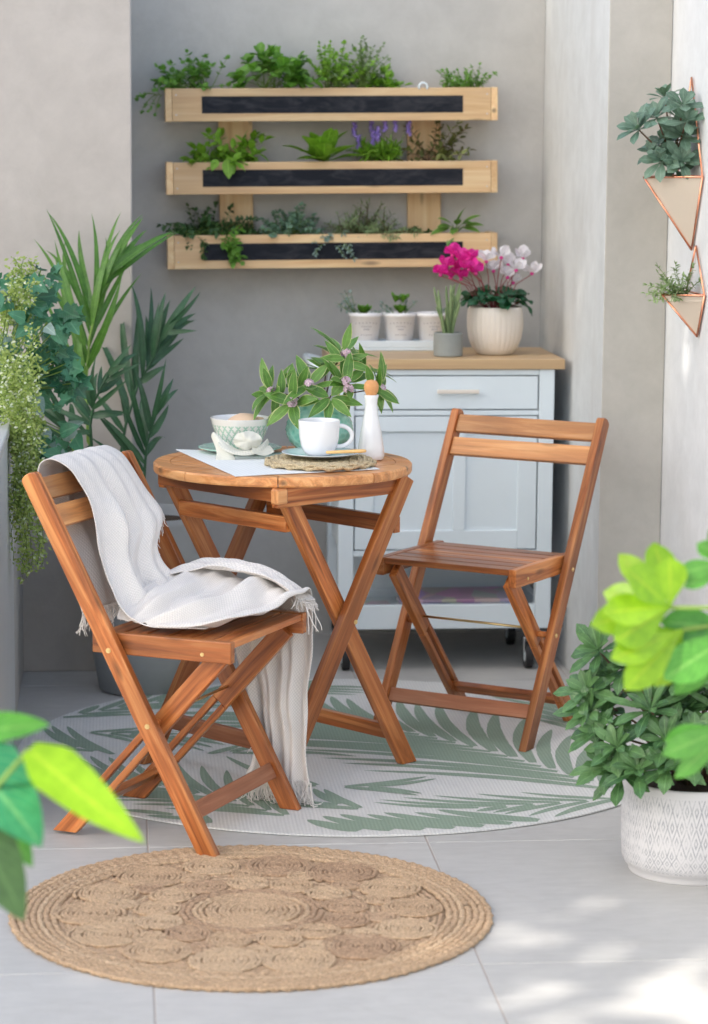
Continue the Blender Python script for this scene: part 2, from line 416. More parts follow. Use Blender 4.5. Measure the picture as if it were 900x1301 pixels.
def foliage(name, a, b_, rough=.4, trans=.25, edge=None, ew=.08, tcol=None, vein=None):
    m, t, b = nt(name)
    gi = t.nodes.new('ShaderNodeNewGeometry')
    n = noi(t, coords(t), 35, 3)
    f = mix(t, .35, gi.outputs['Random Per Island'], n)
    c = ramp(t, f, [(.1, a), (.9, b_)])
    uvn = coords(t, (1, 1, 1), 'UV'); sp = N(t, 'ShaderNodeSeparateXYZ'); t.links.new(uvn, sp.inputs[0])
    ab = N(t, 'ShaderNodeMath', operation='SUBTRACT'); t.links.new(sp.outputs[0], ab.inputs[0]); ab.inputs[1].default_value = .5
    a2 = N(t, 'ShaderNodeMath', operation='ABSOLUTE'); t.links.new(ab.outputs[0], a2.inputs[0])
    vc = vein if vein else tuple(min(1, x*1.6+.02) for x in b_)
    c = mix(t, ramp(t, a2.outputs[0], [(.015, (.55,)*3), (.06, (0,)*3)]), c, vc)
    # side veins running out from the midrib
    q1 = N(t, 'ShaderNodeMath', operation='MULTIPLY'); t.links.new(a2.outputs[0], q1.inputs[0]); q1.inputs[1].default_value = -.75
    q2 = N(t, 'ShaderNodeMath', operation='ADD'); t.links.new(sp.outputs[1], q2.inputs[0]); t.links.new(q1.outputs[0], q2.inputs[1])
    q3 = N(t, 'ShaderNodeMath', operation='MULTIPLY'); t.links.new(q2.outputs[0], q3.inputs[0]); q3.inputs[1].default_value = 52
    w = N(t, 'ShaderNodeMath', operation='SINE'); t.links.new(q3.outputs[0], w.inputs[0])
    vn = ramp(t, w.outputs[0], [(.80, (0,)*3), (1.0, (.40,)*3)])
    c = mix(t, vn, c, vc)
    c = mix(t, .30, c, ramp(t, noi(t, coords(t), 60, 5, .7), [(.35, tuple(x*.55 for x in a)), (.65, tuple(min(1, x*1.15) for x in b_))]))
    if edge: c = mix(t, ramp(t, a2.outputs[0], [(.5-ew*1.3, (0,)*3), (.5-ew*.6, (1,)*3)]), c, edge)
    t.links.new(c, b.inputs['Base Color']); b.inputs['Roughness'].default_value = rough
    b.inputs['Specular IOR Level'].default_value = .45
    bump(t, b, w.outputs[0], .25, .0006)
    if trans:
        tr = N(t, 'ShaderNodeBsdfTranslucent'); ms = N(t, 'ShaderNodeMixShader'); ms.inputs[0].default_value = trans
        tc = mix(t, 1.0, c, tcol if tcol else (1.0, 1.35, .5), 'MULTIPLY')
        t.links.new(tc, tr.inputs[0])
        t.links.new(b.outputs[0], ms.inputs[1]); t.links.new(tr.outputs[0], ms.inputs[2])
        t.links.new(ms.outputs[0], t.nodes['Material Output'].inputs['Surface'])
    return m
M['leaf_mid'] = foliage('leaf_mid', (.06, .19, .025), (.21, .42, .06))
M['leaf_fresh'] = foliage('leaf_fresh', (.11, .27, .02), (.28, .50, .05))
M['leaf_dark'] = foliage('leaf_dark', (.03, .085, .03), (.09, .18, .06), .35)
M['leaf_deep'] = foliage('leaf_deep', (.012, .07, .035), (.04, .15, .075), .25)
M['leaf_pitt'] = foliage('leaf_pitt', (.022, .075, .030), (.13, .26, .09), .2, .15)
M['leaf_pittblue'] = foliage('leaf_pittblue', (.07, .14, .10), (.20, .31, .24), .28, .15)
M['leaf_blue'] = foliage('leaf_blue', (.11, .22, .16), (.24, .38, .28), .5, .2)
M['leaf_rosemary'] = foliage('leaf_rosemary', (.12, .19, .08), (.28, .38, .18), .6, .15)
M['leaf_red'] = foliage('leaf_red', (.10, .06, .03), (.17, .22, .06), .5, .2)
M['leaf_palm'] = foliage('leaf_palm', (.045, .14, .022), (.14, .30, .05), .3, .25)
M['leaf_palmdark'] = foliage('leaf_palmdark', (.018, .065, .035), (.05, .14, .06), .3, .15)
M['leaf_varieg'] = foliage('leaf_varieg', (.07, .18, .035), (.16, .32, .06), .35, .2, edge=(.62, .66, .30), ew=.05)
M['leaf_lime'] = foliage('leaf_lime', (.17, .37, .012), (.30, .50, .025), .3, .35, tcol=(1, 1.2, .4), vein=(.5, .6, .05))
M['leaf_teal'] = foliage('leaf_teal', (.02, .17, .08), (.05, .26, .12), .18, .2, vein=(.25, .5, .2))
M['leaf_fggreen'] = foliage('leaf_fggreen', (.05, .22, .03), (.11, .33, .05), .25, .3, vein=(.3, .55, .15))
M['leaf_yellow'] = foliage('leaf_yellow', (.24, .33, .06), (.48, .55, .20), .5, .3)
M['leaf_ivy'] = foliage('leaf_ivy', (.03, .13, .07), (.10, .30, .18), .45, .2, vein=(.2, .42, .28))
M['leaf_silver'] = foliage('leaf_silver', (.16, .25, .23), (.30, .40, .38), .5, .15)
M['leaf_cream'] = foliage('leaf_cream', (.55, .62, .42), (.78, .80, .66), .5, .2)
M['petal_magenta'] = foliage('petal_magenta', (.80, .02, .32), (.92, .06, .50), .5, .3, tcol=(1, .5, .9), vein=(.6, .01, .25))
M['petal_white'] = foliage('petal_white', (.86, .83, .87), (.93, .91, .94), .5, .3, tcol=(1, 1, 1), vein=(.85, .7, .82))
M['petal_eye'] = foliage('petal_eye', (.70, .03, .25), (.75, .06, .32), .5, .1, tcol=(1, .6, .9), vein=(.6, .02, .25))
M['petal_lilac'] = foliage('petal_lilac', (.22, .13, .52), (.48, .38, .80), .6, .2, tcol=(1, .8, 1.2), vein=(.3, .2, .6))
M['petal_pink'] = foliage('petal_pink', (.68, .42, .54), (.90, .78, .84), .5, .2, tcol=(1, .8, .9), vein=(.6, .35, .5))
M['moss'] = simple('cactus_green', (.19, .26, .10), .7, bs=.4, bsc=200, var=.3)

# ------------------------------------------------------------------ setting
XR, YB, YP, XS, YL, XL = 1.245, 7.533, 6.542, 1.41, 7.024, .037
WH = 2.12
g = MB()
# grout bed, then tiles as separate slabs 4 mm above in the same sheet
g.box(-40, 40, -20, 60, -.06, -.0014)
struct(g.build('ground', M['grout']))
tl = MB(); TX0, TY0, TW, TL_ = .642, 4.407, .588, .81
for i in range(-6, 7):
    for j in range(-6, 6):
        x0 = TX0+i*TW; y0 = TY0+j*TL_
        tl.box(x0+.0016, x0+TW-.0016, y0+.0016, y0+TL_-.0016, -.0035, 0)
o = tl.build('patio_floor', M['tiles'], bevel=.0012, seg=1); struct(o)
w = MB(); w.box(XL+.001, XR-.001, YB, YB+.15, 0, WH); tag(w.build('wall', M['wall_grey']), 'grey plaster back wall of the recess behind the wooden planter shelves', 'wall')
w = MB(); w.box(-6, XL, YL, YB+.15, 0, WH); tag(w.build('wall', M['wall_beige'], bevel=.004), 'warm beige plaster wall panel standing forward on the left behind the palm', 'wall')
w = MB()
w.box(XR, XS-.0006, YP, YB+.15, 0, WH)
o = w.build('pillar', [M['wall_wash'], M['wall_concrete']], bevel=.004)
for p in o.data.polygons:
    if p.normal.y < -.5: p.material_index = 1
tag(o, 'pillar with bluish white washed side and bare concrete front beside the white cabinet', 'pillar')
w = MB(); w.box(XS, XS+.2, 2.0, YB+.15, 0, WH); tag(w.build('wall', M['wall_white'], bevel=.004), 'bright white side wall at the right edge carrying the copper planters', 'wall')
w = MB(); w.box(-.42, -.268, 6.33, YL-.003, 0, .74); tag(w.build('wall', M['wall_grey'], bevel=.004), 'low grey wall between the pale raised box and the beige wall', 'wall')

# raised planter box on the left
ex = empty('raised_planter', (-.6, 5.9, 0), 0, 'pale grey raised planter box at the left edge under trailing greenery', 'planter')
b = MB(); b.box(-.32, .338, -.55, .40, 0, .765); b.build('body', M['cabinet_grey'], ex, bevel=.004)
b = MB(); b.box(-.34, .342, -.57, .41, .7655, .79); b.build('rim', M['painted_metal'], ex, bevel=.004)

# ------------------------------------------------------------------ bar builder
def bar(name, A, B, w, th, mat, parent, up=(0, 0, 1), bev=.0025, holes=None, round_end=False, ins=0):
    """box bar from A to B (parent space), w measured along 'up' made square to AB, th the other way"""
    A, B, up = Vector(A), Vector(B), Vector(up)
    x = (B-A); L = x.length; x.normalize()
    z = up-x*up.dot(x); z.normalize(); y = z.cross(x)
    m = MB()
    h = w/2; t = th/2
    if holes:      # slot through the bar (along th), from fraction a to b
        a, b2 = holes; xa, xb = -L/2+L*a, -L/2+L*b2
        m.box(-L/2, xa, -t, t, -h, h); m.box(xb, L/2, -t, t, -h, h)
        m.box(xa+.0002, xb-.0002, -t, t, -h, -h*.30); m.box(xa+.0002, xb-.0002, -t, t, h*.30, h)
    elif round_end:
        b0 = len(m.v); ol = [(-L/2, -h), (L/2, -h), (L/2, h)]
        ol = [(L/2, -h), (L/2, h)]
        for k in range(9):
            a = math.pi/2+math.pi*k/8
            ol.append((-L/2+h*.55+h*.55*math.cos(a), h*math.sin(a)))
        for yy in (-t, t):
            for (px, pz) in ol: m.v.append(Vector((px, yy, pz)))
        n = len(ol)
        m.face(list(range(n))); m.face(list(range(2*n-1, n-1, -1)))
        for k in range(n):
            k2 = (k+1) % n; m.face([k2, k, k+n, k2+n])
    else: m.box(-L/2, L/2, -t, t, -h, h)
    o = m.build(name, mat, parent, bevel=bev, seg=2)
    mw = Matrix((x, y, z)).transposed().to_4x4(); mw.translation = (A+B)/2
    o.matrix_basis = mw
    return o
def cutfeet(o, P=None):
    return o
def bolt(parent, p, n, r=.006, name='bolt'):
    n = Vector(n).normalized(); p = Vector(p); m = MB()
    m.tube([(0, 0, -.002), (0, 0, .0012)], [r, r*.92], 12); m.tube([(0, 0, .0012), (0, 0, .0022)], [r*.5, r*.45], 6)
    o = m.build(name, M['brass'], parent); mw = n.to_track_quat('Z', 'Y').to_matrix().to_4x4(); mw.translation = p; o.matrix_basis = mw
    return o

# ------------------------------------------------------------------ folding chair
def foot_ext(A, B):   # extend bottom point so the square end meets the ground
    return B
def make_chair(loc, rz):
    ch = empty('folding_chair', loc, rz)
    w, xf, xt, hc, hs = .2055, .1403, -.2676, .758, .4463
    s0, s1, wi, xr, wr = -.124, .1825, .157, -.221, .1815
    d = Vector((xt-xf, 0, hc)).normalized(); nx = Vector((hc, 0, xf-xt)).normalized()  # nx forward normal
    LW = .040
    # long legs, sliced level at the ground
    for sgn in (-1, 1):
        top = Vector((xt, sgn*w, hc)); foot = Vector((xf, sgn*w, .0))
        leg = bar('leg', top+d*.012, foot-d*.03, LW, .021, M['acacia'], ch, up=nx, round_end=True)
        level_foot(leg)
    ln = lambda z: xf+(xt-xf)*z/hc
    # back slats
    for zc in (.733, .677):
        A = Vector((ln(zc), -w+.011, zc))+nx*.004; B = Vector((ln(zc), w-.011, zc))+nx*.004
        bar('back_slat', A, B, .048, .016, M['acacia_pale'], ch, up=d)
    # seat side rails
    for sgn in (-1, 1):
        bar('seat_rail', (s0-.012, sgn*wr, hs-.0235), (s1, sgn*wr, hs-.0235), .045, .021, M['acacia'], ch)
    # seat slats
    n = 6; L = s1-s0-.004; sw = L/n
    for k in range(n):
        x = s0+.003+sw*(k+.5)
        bar('seat_slat', (x, -wr+.011, hs-.0095), (x, wr-.011, hs-.0095), .015, sw-.0045, M['acacia'], ch, bev=.002)
    # inner legs (slotted)
    xt2 = .148
    ti = Vector((xt2, 0, .412)); fi = Vector((xr, 0, 0)); di = (ti-fi).normalized(); ni = Vector((-di.z, 0, di.x))
    for sgn in (-1, 1):
        leg = bar('leg', ti+Vector((0, sgn*wi, 0)), fi+Vector((0, sgn*wi, 0))-di*.03, .042, .020, M['acacia'], ch, up=ni, holes=(.40, .78))
        level_foot(leg)
    # stretchers
    z = .083; A = Vector((ln(z), -w+.0105, z))+nx*.002
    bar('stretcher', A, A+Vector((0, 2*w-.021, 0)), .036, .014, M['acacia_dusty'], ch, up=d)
    z = .062; xi = xr+(xt2-xr)*z/.412
    bar('stretcher', (xi, -wi+.010, z), (xi, wi-.010, z), .030, .016, M['acacia'], ch, up=di)
    # dowels at the pivots and brass rod
    for sgn in (-1, 1):
        m = MB(); m.tube([(0, 0, 0), (0, sgn*(w-wi-.0205), 0)], .008, 12)
        m.build('dowel', M['acacia'], ch, smooth=False, loc=(.004, sgn*(wi+.010), .26))
        bolt(ch, (.004, sgn*(w+.0105), .26), (0, sgn, 0)); bolt(ch, (-.085, sgn*(w+.0105), .412), (0, sgn, 0))
        bolt(ch, (.118, sgn*(wr+.0105), hs-.03), (0, sgn, 0), .0045)
    m = MB(); m.tube([(.012, -wi-.008, .274), (.012, wi+.008, .274)], .0032, 8); m.build('rod', M['brass'], ch, smooth=True)
    return ch
def level_foot(o):
    # slide the low end vertices of the bar along its length until they sit on z=0 of the parent
    me = o.data; mw = o.matrix_basis; xax = (mw.to_3x3() @ Vector((1, 0, 0))).normalized()
    mx = max(v.co.x for v in me.vertices)
    for v in me.vertices:
        if abs(v.co.x-mx) < 1e-4:
            p = mw @ v.co; v.co.x -= p.z/xax.z
chairA = make_chair((.1508, 5.3705, 0), -.4872)
chairB = copy_tree(chairA); chairB.location = (.8877, 6.2325, 0); chairB.rotation_euler = (0, 0, -2.1837)
chairA.location.z = chairB.location.z = 0.0065
GR = 'wooden folding chairs at the bistro table'
tag(chairA, 'wooden folding chair on the left with a white throw over its back and seat', 'chair', GR)
tag(chairB, 'empty wooden folding chair between the round table and the pillar', 'chair', GR)

# ------------------------------------------------------------------ bistro table
HT = .7258
tb = empty('bistro_table', (.3772, 5.9012, 0.0065), -.885, 'round wooden folding table set with cups and a vase', 'table')
HT0 = HT-.0065
m = MB(); Rr = .30
# ring of 8 segments + inner planks, thin dark joints between pieces
for k in range(8):
    a0, a1 = 2*math.pi*k/8+.004, 2*math.pi*(k+1)/8-.004; b0 = len(m.v); ns = 10
    for i in range(ns+1):
        a = a0+(a1-a0)*i/ns
        for (r, z) in ((.262, -.022), (Rr-.002, -.022), (Rr, -.018), (Rr, -.004), (Rr-.004, 0), (.262, 0)):
            m.v.append(Vector((r*math.cos(a), r*math.sin(a), HT0+z)))
    for i in range(ns):
        for j in range(6):
            q = b0+i*6; m.face([q+j, q+6+j, q+6+(j+1) % 6, q+(j+1) % 6])
    m.face([b0+j for j in range(6)]); m.face([b0+ns*6+j for j in range(6)][::-1])
nb = 10; bw = .5222/nb
for k in range(nb):
    x0 = -.2611+k*bw+.0018; x1 = x0+bw-.0036
    ys = lambda x: math.sqrt(max(0, .2605**2-x*x))
    pts = [(x0+(x1-x0)*i/4) for i in range(5)]; b0 = len(m.v)
    for x in pts:
        for z in (-.020, -.0005):
            m.v.append(Vector((x, -ys(x), HT0+z))); m.v.append(Vector((x, ys(x), HT0+z)))
    for i in range(4):
        q = b0+4*i; m.face([q+2, q+3, q+7, q+6]); m.face([q+1, q, q+4, q+5]); m.face([q, q+2, q+6, q+4]); m.face([q+3, q+1, q+5, q+7])
    m.face([b0, b0+1, b0+3, b0+2]); q = b0+16; m.face([q+2, q+3, q+1, q])
tt = m.build('tabletop', M['acacia_pale'], tb)
# aprons
bar('apron', (.212, -.222, HT0-.045), (.212, .190, HT0-.045), .044, .020, M['acacia'], tb)
bar('apron', (-.212, -.190, HT0-.045), (-.212, .190, HT0-.045), .044, .020, M['acacia'], tb)
bar('apron', (-.20, -.202, HT0-.040), (.225, -.202, HT0-.040), .034, .018, M['acacia'], tb)
bar('apron', (-.20, .202, HT0-.040), (.199, .202, HT0-.040), .034, .018, M['acacia'], tb)
bolt(tb, (.2225, .172, HT0-.045), (1, 0, 0), .006)
bar('corner_block', (.2265, -.236, HT0-.040), (.2265, -.207, HT0-.040), .032, .024, M['acacia_pale'], tb)
tvt, tvf, a1, a2 = .181, .225, .2212, .1928
def tleg(u, s):
    T = Vector((u, -s*tvt, HT0-.03)); F = Vector((u, s*tvf, 0)); d = (T-F).normalized()
    leg = bar('leg', T, F-d*.04, .042, .022, M['acacia'], tb, up=Vector((0, d.z, -d.y)))
    level_foot(leg); return leg
for u, s in ((a2, 1), (-a2, 1), (a1, -1), (-a1, -1)): tleg(u, s)
bar('crossbar', (-a2+.011, -.152, .606), (a2-.011, -.152, .606), .036, .020, M['acacia'], tb)
bar('crossbar', (-a1+.011, .150, .580), (a1+.006, .150, .580), .038, .020, M['acacia'], tb)
bar('stretcher', (-a2+.011, .185, .078), (a2-.011, .185, .078), .034, .020, M['acacia'], tb)
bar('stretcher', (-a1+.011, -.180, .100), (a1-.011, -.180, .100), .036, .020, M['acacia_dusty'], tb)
bolt(tb, (a1+.011, 0.012, .37), (1, 0, 0), .006)
m = MB(); m.tube([(a2+.011, .0, .345), (a1-.011, .0, .345)], .008, 12); m.build('dowel', M['acacia'], tb, smooth=True)
m = MB(); m.tube([(-a1+.011, .0, .345), (-a2-.011, .0, .345)], .008, 12); m.build('dowel', M['acacia'], tb, smooth=True)

# ------------------------------------------------------------------ palm leaf rug
GC = Vector((.55, 6.06, 0)); GRr = .80
m = MB()
m.lathe([(GRr-.004, 0.0005), (GRr, .002), (GRr, .005), (GRr-.004, .006)], 128)
def clampr(x, y, r):
    q = math.hypot(x, y)
    return (x, y) if q <= r else (x*r/q, y*r/q)
TAKEN = {}
def near_taken(x, y, fid, rad):
    g = .03; cx_, cy_ = int(x//g), int(y//g)
    for a in (-1, 0, 1):
        for b_ in (-1, 0, 1):
            for (qx, qy, f) in TAKEN.get((cx_+a, cy_+b_), ()):
                if f != fid and (qx-x)**2+(qy-y)**2 < rad*rad: return True
    return False
def rug_leaflet(p0, p1, bend, wd, z, fid):
    p0, p1 = Vector(p0[:2]), Vector(p1[:2]); n = 18
    d = p1-p0; L = d.length; sd = Vector((-d.y, d.x)).normalized(); C_ = []
    for i in range(n+1):
        t = i/n; c = p0+d*t+sd*bend*L*math.sin(math.pi*t)
        if near_taken(c.x, c.y, fid, wd*.5+.012) or (c.xy-GC.xy).length > GRr-.012: break
        C_.append(c)
    if len(C_) < 5: return []
    k = len(C_); b0 = len(m.v)
    for i, c in enumerate(C_):
        t = i/(k-1)
        hw = wd/2*(math.sin(math.pi*(.05+.95*t)**.8)**.55 if t < 1 else 0)
        hw *= 1+.10*noise.noise(Vector((c.x*40, c.y*40, z*999)))
        for q in (c-sd*hw, c+sd*hw): m.v.append(Vector((q.x-GC.x, q.y-GC.y, z)))
    for i in range(k-1):
        q = b0+2*i; m.face([q, q+2, q+3, q+1], None, 1)
    return C_
ZL = [.0064]; FID = [0]
def frond_rug(A, B, L, ang=36, sp=.058, bow=.0, sides=(1, -1), wf=.95, sc0=.40):
    FID[0] += 1; A, B = Vector((A[0], A[1], 0)), Vector((B[0], B[1], 0)); tot = (B-A).length; n = int(tot/sp); d0 = (B-A).normalized(); pr = Vector((-d0.y, d0.x, 0)); got = []
    for k in range(n):
        f = (k+.5)/n; p = A+(B-A)*f+pr*bow*math.sin(math.pi*f); d = (d0+pr*bow*math.pi/tot*math.cos(math.pi*f)).normalized()
        sc = sc0+(1-sc0)*math.sin(math.pi*(.12+.80*f))
        for sgn in sides:
            a = R(ang*(1.1-.3*f)+rnd(-2, 2))*sgn
            dd = Vector((d.x*math.cos(a)-d.y*math.sin(a), d.x*math.sin(a)+d.y*math.cos(a), 0))
            q = p+dd*.007; ZL[0] += 1.5e-6
            got += rug_leaflet(q, q+dd*L*sc*rnd(.93, 1.07), -sgn*.05, wf*sp*math.sin(R(ang))*rnd(.9, 1.08), ZL[0], FID[0])
    for c in got: TAKEN.setdefault((int(c.x//.03), int(c.y//.03)), []).append((c.x, c.y, FID[0]))
def P2(x, y): return at(x, y, Z=.006)
frond_rug(P2(785, 1006), P2(430, 912), .48, 38, .066, -.05, sides=(-1,))
FID[0] -= 1
frond_rug(P2(785, 1006), P2(430, 912), .72, 38, .060, -.05, sides=(1,), sc0=.6)
frond_rug(P2(770, 1030), P2(440, 1056), .24, 48, .064, .05, sides=(-1,))
frond_rug(P2(800, 1014), P2(560, 1030), .30, 28, .056, .0)
frond_rug(P2(40, 918), P2(390, 872), .36, 32, .056, .04)
frond_rug(P2(420, 1052), P2(120, 985), .34, 34, .052, -.03)
frond_rug(P2(830, 900), P2(560, 858), .30, 36, .056, .02)
frond_rug(P2(420, 1000), P2(90, 948), .40, 30, .056, .03)
frond_rug(P2(560, 930), P2(430, 858), .34, 42, .06, .0)
frond_rug(P2(760, 960), P2(700, 870), .28, 40, .055, .0)
frond_rug(P2(300, 1056), P2(130, 1010), .24, 34, .05, .0)
frond_rug(P2(250, 960), P2(470, 940), .30, 34, .052, .0)
frond_rug(P2(640, 1062), P2(420, 1020), .26, 36, .052, .0)
frond_rug(P2(330, 870), P2(520, 850), .22, 40, .055, .0)
frond_rug(P2(780, 985), P2(650, 930), .20, 40, .05, .0)
frond_rug(P2(200, 880), P2(420, 900), .26, 32, .05, .0)
frond_rug(P2(100, 930), P2(330, 940), .26, 30, .048, .0)
frond_rug(P2(240, 1000), P2(480, 1000), .26, 32, .05, .0)
frond_rug(P2(780, 925), P2(600, 900), .2, 36, .05, .0)
frond_rug(P2(180, 1040), P2(380, 1030), .2, 34, .05, .0)
o = m.build('area_rug', [M['rug_white'], M['rug_green']], loc=GC)
tag(o, 'large round off-white outdoor rug with sage green palm leaf pattern', 'rug')

# ------------------------------------------------------------------ jute rug
JC = Vector((.246, 4.734, 0)); JR = .458
m = MB()
def rope(fn, length, rad, twist=46, mi=0, zc=.005, flat=.75, step=.0048):
    n = max(8, int(length/step)); b0 = len(m.v); K = 6
    ph = rnd(0, 6)
    for i in range(n+1):
        s = i/n; x, y, tx, ty = fn(s)
        a0 = s*length*twist+ph
        rr = rad*(1+.20*math.sin(a0*6))+rad*.12*noise.noise(Vector((x*90, y*90, ph)))
        off = rad*.16*math.sin(a0*3.1)
        zz = zc+.0012*noise.noise(Vector((x*12, y*12, 3)))
        for k in range(K):
            a = 2*math.pi*k/K
            m.v.append(Vector((x-ty*(math.cos(a)*rr+off), y+tx*(math.cos(a)*rr+off), zz+math.sin(a)*rr*flat)))
    for i in range(n):
        for k in range(K):
            k2 = (k+1) % K
            m.face([b0+i*K+k, b0+i*K+k2, b0+(i+1)*K+k2, b0+(i+1)*K+k], None, mi)
def ring(cx, cy, r, rad, mi=0, zc=.005):
    def fn(s):
        a = 2*math.pi*s; rr = r+.0025*noise.noise(Vector((math.cos(a)*3, math.sin(a)*3, r*50)))
        return cx+rr*math.cos(a), cy+rr*math.sin(a), -math.sin(a), math.cos(a)
    rope(fn, 2*math.pi*r, rad, mi=mi, zc=zc)
def disc(cx, cy, r, pitch=.0085, mi=0, zc=.0068):
    turns = r/pitch; st = rnd(0, 6)
    def fn(s):
        q = math.sqrt(s); rr = r*q+.0004; a = 2*math.pi*turns*q+st
        ww = 1+.03*math.sin(3*a*.11+st)
        return cx+rr*math.cos(a)*ww, cy+rr*math.sin(a), -math.sin(a), math.cos(a)
    rope(fn, math.pi*r*r/pitch, pitch*.56, mi=mi, zc=zc, step=.0045)
b0 = len(m.v)
m.lathe([(JR-.01, .0008), (JR-.008, .0038), (.001, .0042)], 96, mi=0)
for k in range(7): ring(0, 0, JR-.0065-k*.0125, .0070, mi=0 if k != 3 else 0)
for k in range(24): ring(0, 0, .09+k*.0118, .0062, mi=k % 2, zc=.0012)
disc(0, 0, .098)
for k in range(3): ring(0, 0, .108+k*.0125, .0068, mi=1 if k > 0 else 0)
n1 = 13
for k in range(n1):
    a = 2*math.pi*k/n1+.1; rr = .184+rnd(-.003, .003); disc(rr*math.cos(a), rr*math.sin(a), .045, .0075, mi=1 if k % 4 == 0 else 0)
n2 = 14
for k in range(n2):
    a = 2*math.pi*k/n2; rr = .250; 
    disc(rr*math.cos(a+.22), rr*math.sin(a+.22), .031, .007, mi=1 if k % 4 == 1 else 0)
for k in range(n2):
    a = 2*math.pi*k/n2; rr = .306+rnd(-.008, .008); disc(rr*math.cos(a+rnd(-.02, .02)), rr*math.sin(a), .066*rnd(.88, 1.1), .0085*rnd(.85, 1.1), mi=1 if rnd(0, 1) < .25 else 0)
o = m.build('jute_rug', [M['jute'], M['jute_dark']], loc=JC, smooth=True)
tag(o, 'round braided jute rug lying on the pale stone floor in front', 'rug')

# ------------------------------------------------------------------ wall planter
pc = empty('wall_planter', (.613, YB-.002, 1.355), 0, 'tiered pale pine pallet planter with three boxes and chalkboard strips on the grey wall', 'planter')
pc.rotation_euler = (0, -.0125, 0)
for x in (.341, .891):
    bar('post', (x-.613, -.012, -.250), (x-.613, -.012, .245), .098, .018, M['pine'], pc, up=(1, 0, 0))
BX = [(1.518, 1.612), (1.312, 1.404), (1.100, 1.197)]
for i, (z0, z1) in enumerate(BX):
    z0 -= 1.355; z1 -= 1.355; zc = (z0+z1)/2; hgt = z1-z0
    for sx in (-.445, .445):
        for dz_ in (-.028, .028): nm = MB(); nm.tube([(sx, -.1466, zc+dz_), (sx, -.1477, zc+dz_)], .0022, 8); nm.build('nail_head', M['steel'], pc)
    
    for s in (-1, 1):
        bar('side_board', (s*.4665, -.146, zc), (s*.4665, -.023, zc), hgt, .019, M['pine'], pc, bev=.0015)
    bar('front_board', (-.4565, -.139, zc), (.4565, -.139, zc), hgt-.001, .016, M['pine'], pc, bev=.0015)
    bar('back_board', (-.4565, -.030, zc), (.4565, -.030, zc), hgt-.004, .014, M['pine'], pc, bev=.0015)
    m = MB(); m.box(-.4565, .4565, -.130, -.038, z0+.002, z0+.014); m.build('bottom_board', M['pine'], pc)
    m = MB(); m.box(-.4565, .4565, -.130, -.038, z0+.015, z1-.014); m.build('soil', M['soil'], pc)
    m = MB(); m.box(.2405-.613, .988-.613, -.1482, -.1472, zc-.024, zc+.024); m.build('chalkboard_strip', M['chalk'], pc)
m = MB(); m.tube([(.26+.012*math.cos(a), -.147, .258+.012*math.sin(a)) for a in [R(x) for x in range(-30, 211, 20)]], .003, 6); m.build('hook', M['white_paint'], pc, smooth=True)

# ------------------------------------------------------------------ kitchen trolley
K0 = Vector((.5857, 6.9706, 0))
kt = empty('kitchen_trolley', (.897, 7.17, 0), 0, 'white kitchen trolley with pale wooden top, drawer and panelled door', 'cabinet')
kx0, kx1, ky0, ky1, kh = .600-.897, 1.196-.897, -.194, .205, .8717
b = MB(); b.box(-.313, .326, -.202, .215, kh-.028, kh); b.build('top', M['oak_top'], kt, bevel=.002)
zb, zt = .118, kh-.0285
for x0 in (kx0, kx1-.042):
    for y0 in (ky0, ky1-.042):
        b = MB(); b.box(x0, x0+.042, y0, y0+.042, zb, zt); b.build('post', M['white_paint'], kt, bevel=.002)
for (x0, x1) in ((kx0+.010, kx0+.026), (kx1-.026, kx1-.010)):
    b = MB(); b.box(x0, x1, ky0+.0425, ky1-.0425, .335, zt-.002); b.build('side_panel', M['white_paint'], kt)
b = MB(); b.box(kx0+.0425, kx1-.0425, ky1-.02, ky1-.006, zb+.01, zt-.002); b.build('back_panel', M['white_paint'], kt)
xi0, xi1 = kx0+.0425, kx1-.0425
b = MB(); b.box(xi0, xi1, ky0+.004, ky0+.03, zt-.016, zt-.001); b.build('rail', M['white_paint'], kt, bevel=.001)
b = MB(); b.box(xi0, xi1, ky0+.004, ky0+.03, .716, .730); b.build('rail', M['white_paint'], kt, bevel=.001)
b = MB(); b.box(xi0, xi1, ky0+.004, ky0+.03, .324, .340); b.build('rail', M['white_paint'], kt, bevel=.001)
b = MB(); b.box(xi0, xi1, ky0+.032, ky1-.022, .326, .338); b.build('shelf', M['white_paint'], kt)
dr = MB(); dr.box(xi0+.003, xi1-.003, ky0+.002, ky0+.02, .733, zt-.019); dr = dr.build('drawer', M['white_paint'], kt, bevel=.002)
b = MB(); b.box(.868-.897, .984-.897, ky0-.022, ky0-.013, .778, .789)
b.box(.876-.897, .884-.897, ky0-.013, ky0+.002, .780, .787); b.box(.968-.897, .976-.897, ky0-.013, ky0+.002, .780, .787)
b.build('handle', M['cream_glaze'], dr, bevel=.002)
# door: frame + recessed panels
z0, z1 = .343, .713; d0, d1 = xi0+.003, xi1-.003; dm = (d0+d1)/2
b = MB(); yf, yk = ky0+.002, ky0+.020; st = .052
b.box(d0, d0+st, yf, yk, z0, z1); b.box(d1-st, d1, yf, yk, z0, z1)
b.box(d0+st+.0002, d1-st-.0002, yf, yk, z1-st*.8, z1); b.box(d0+st+.0002, d1-st-.0002, yf, yk, z0, z0+st)
xm = .935-.897; b.box(xm-.017, xm+.017, yf, yk, z0+st+.0002, z1-st*.8-.0002)
dd = b.build('door', M['white_paint'], kt, bevel=.0015)
b = MB(); b.box(d0+st, d1-st, yf+.009, yk-.002, z0+st, z1-st*.8); b.build('panel', M['white_paint'], dd)
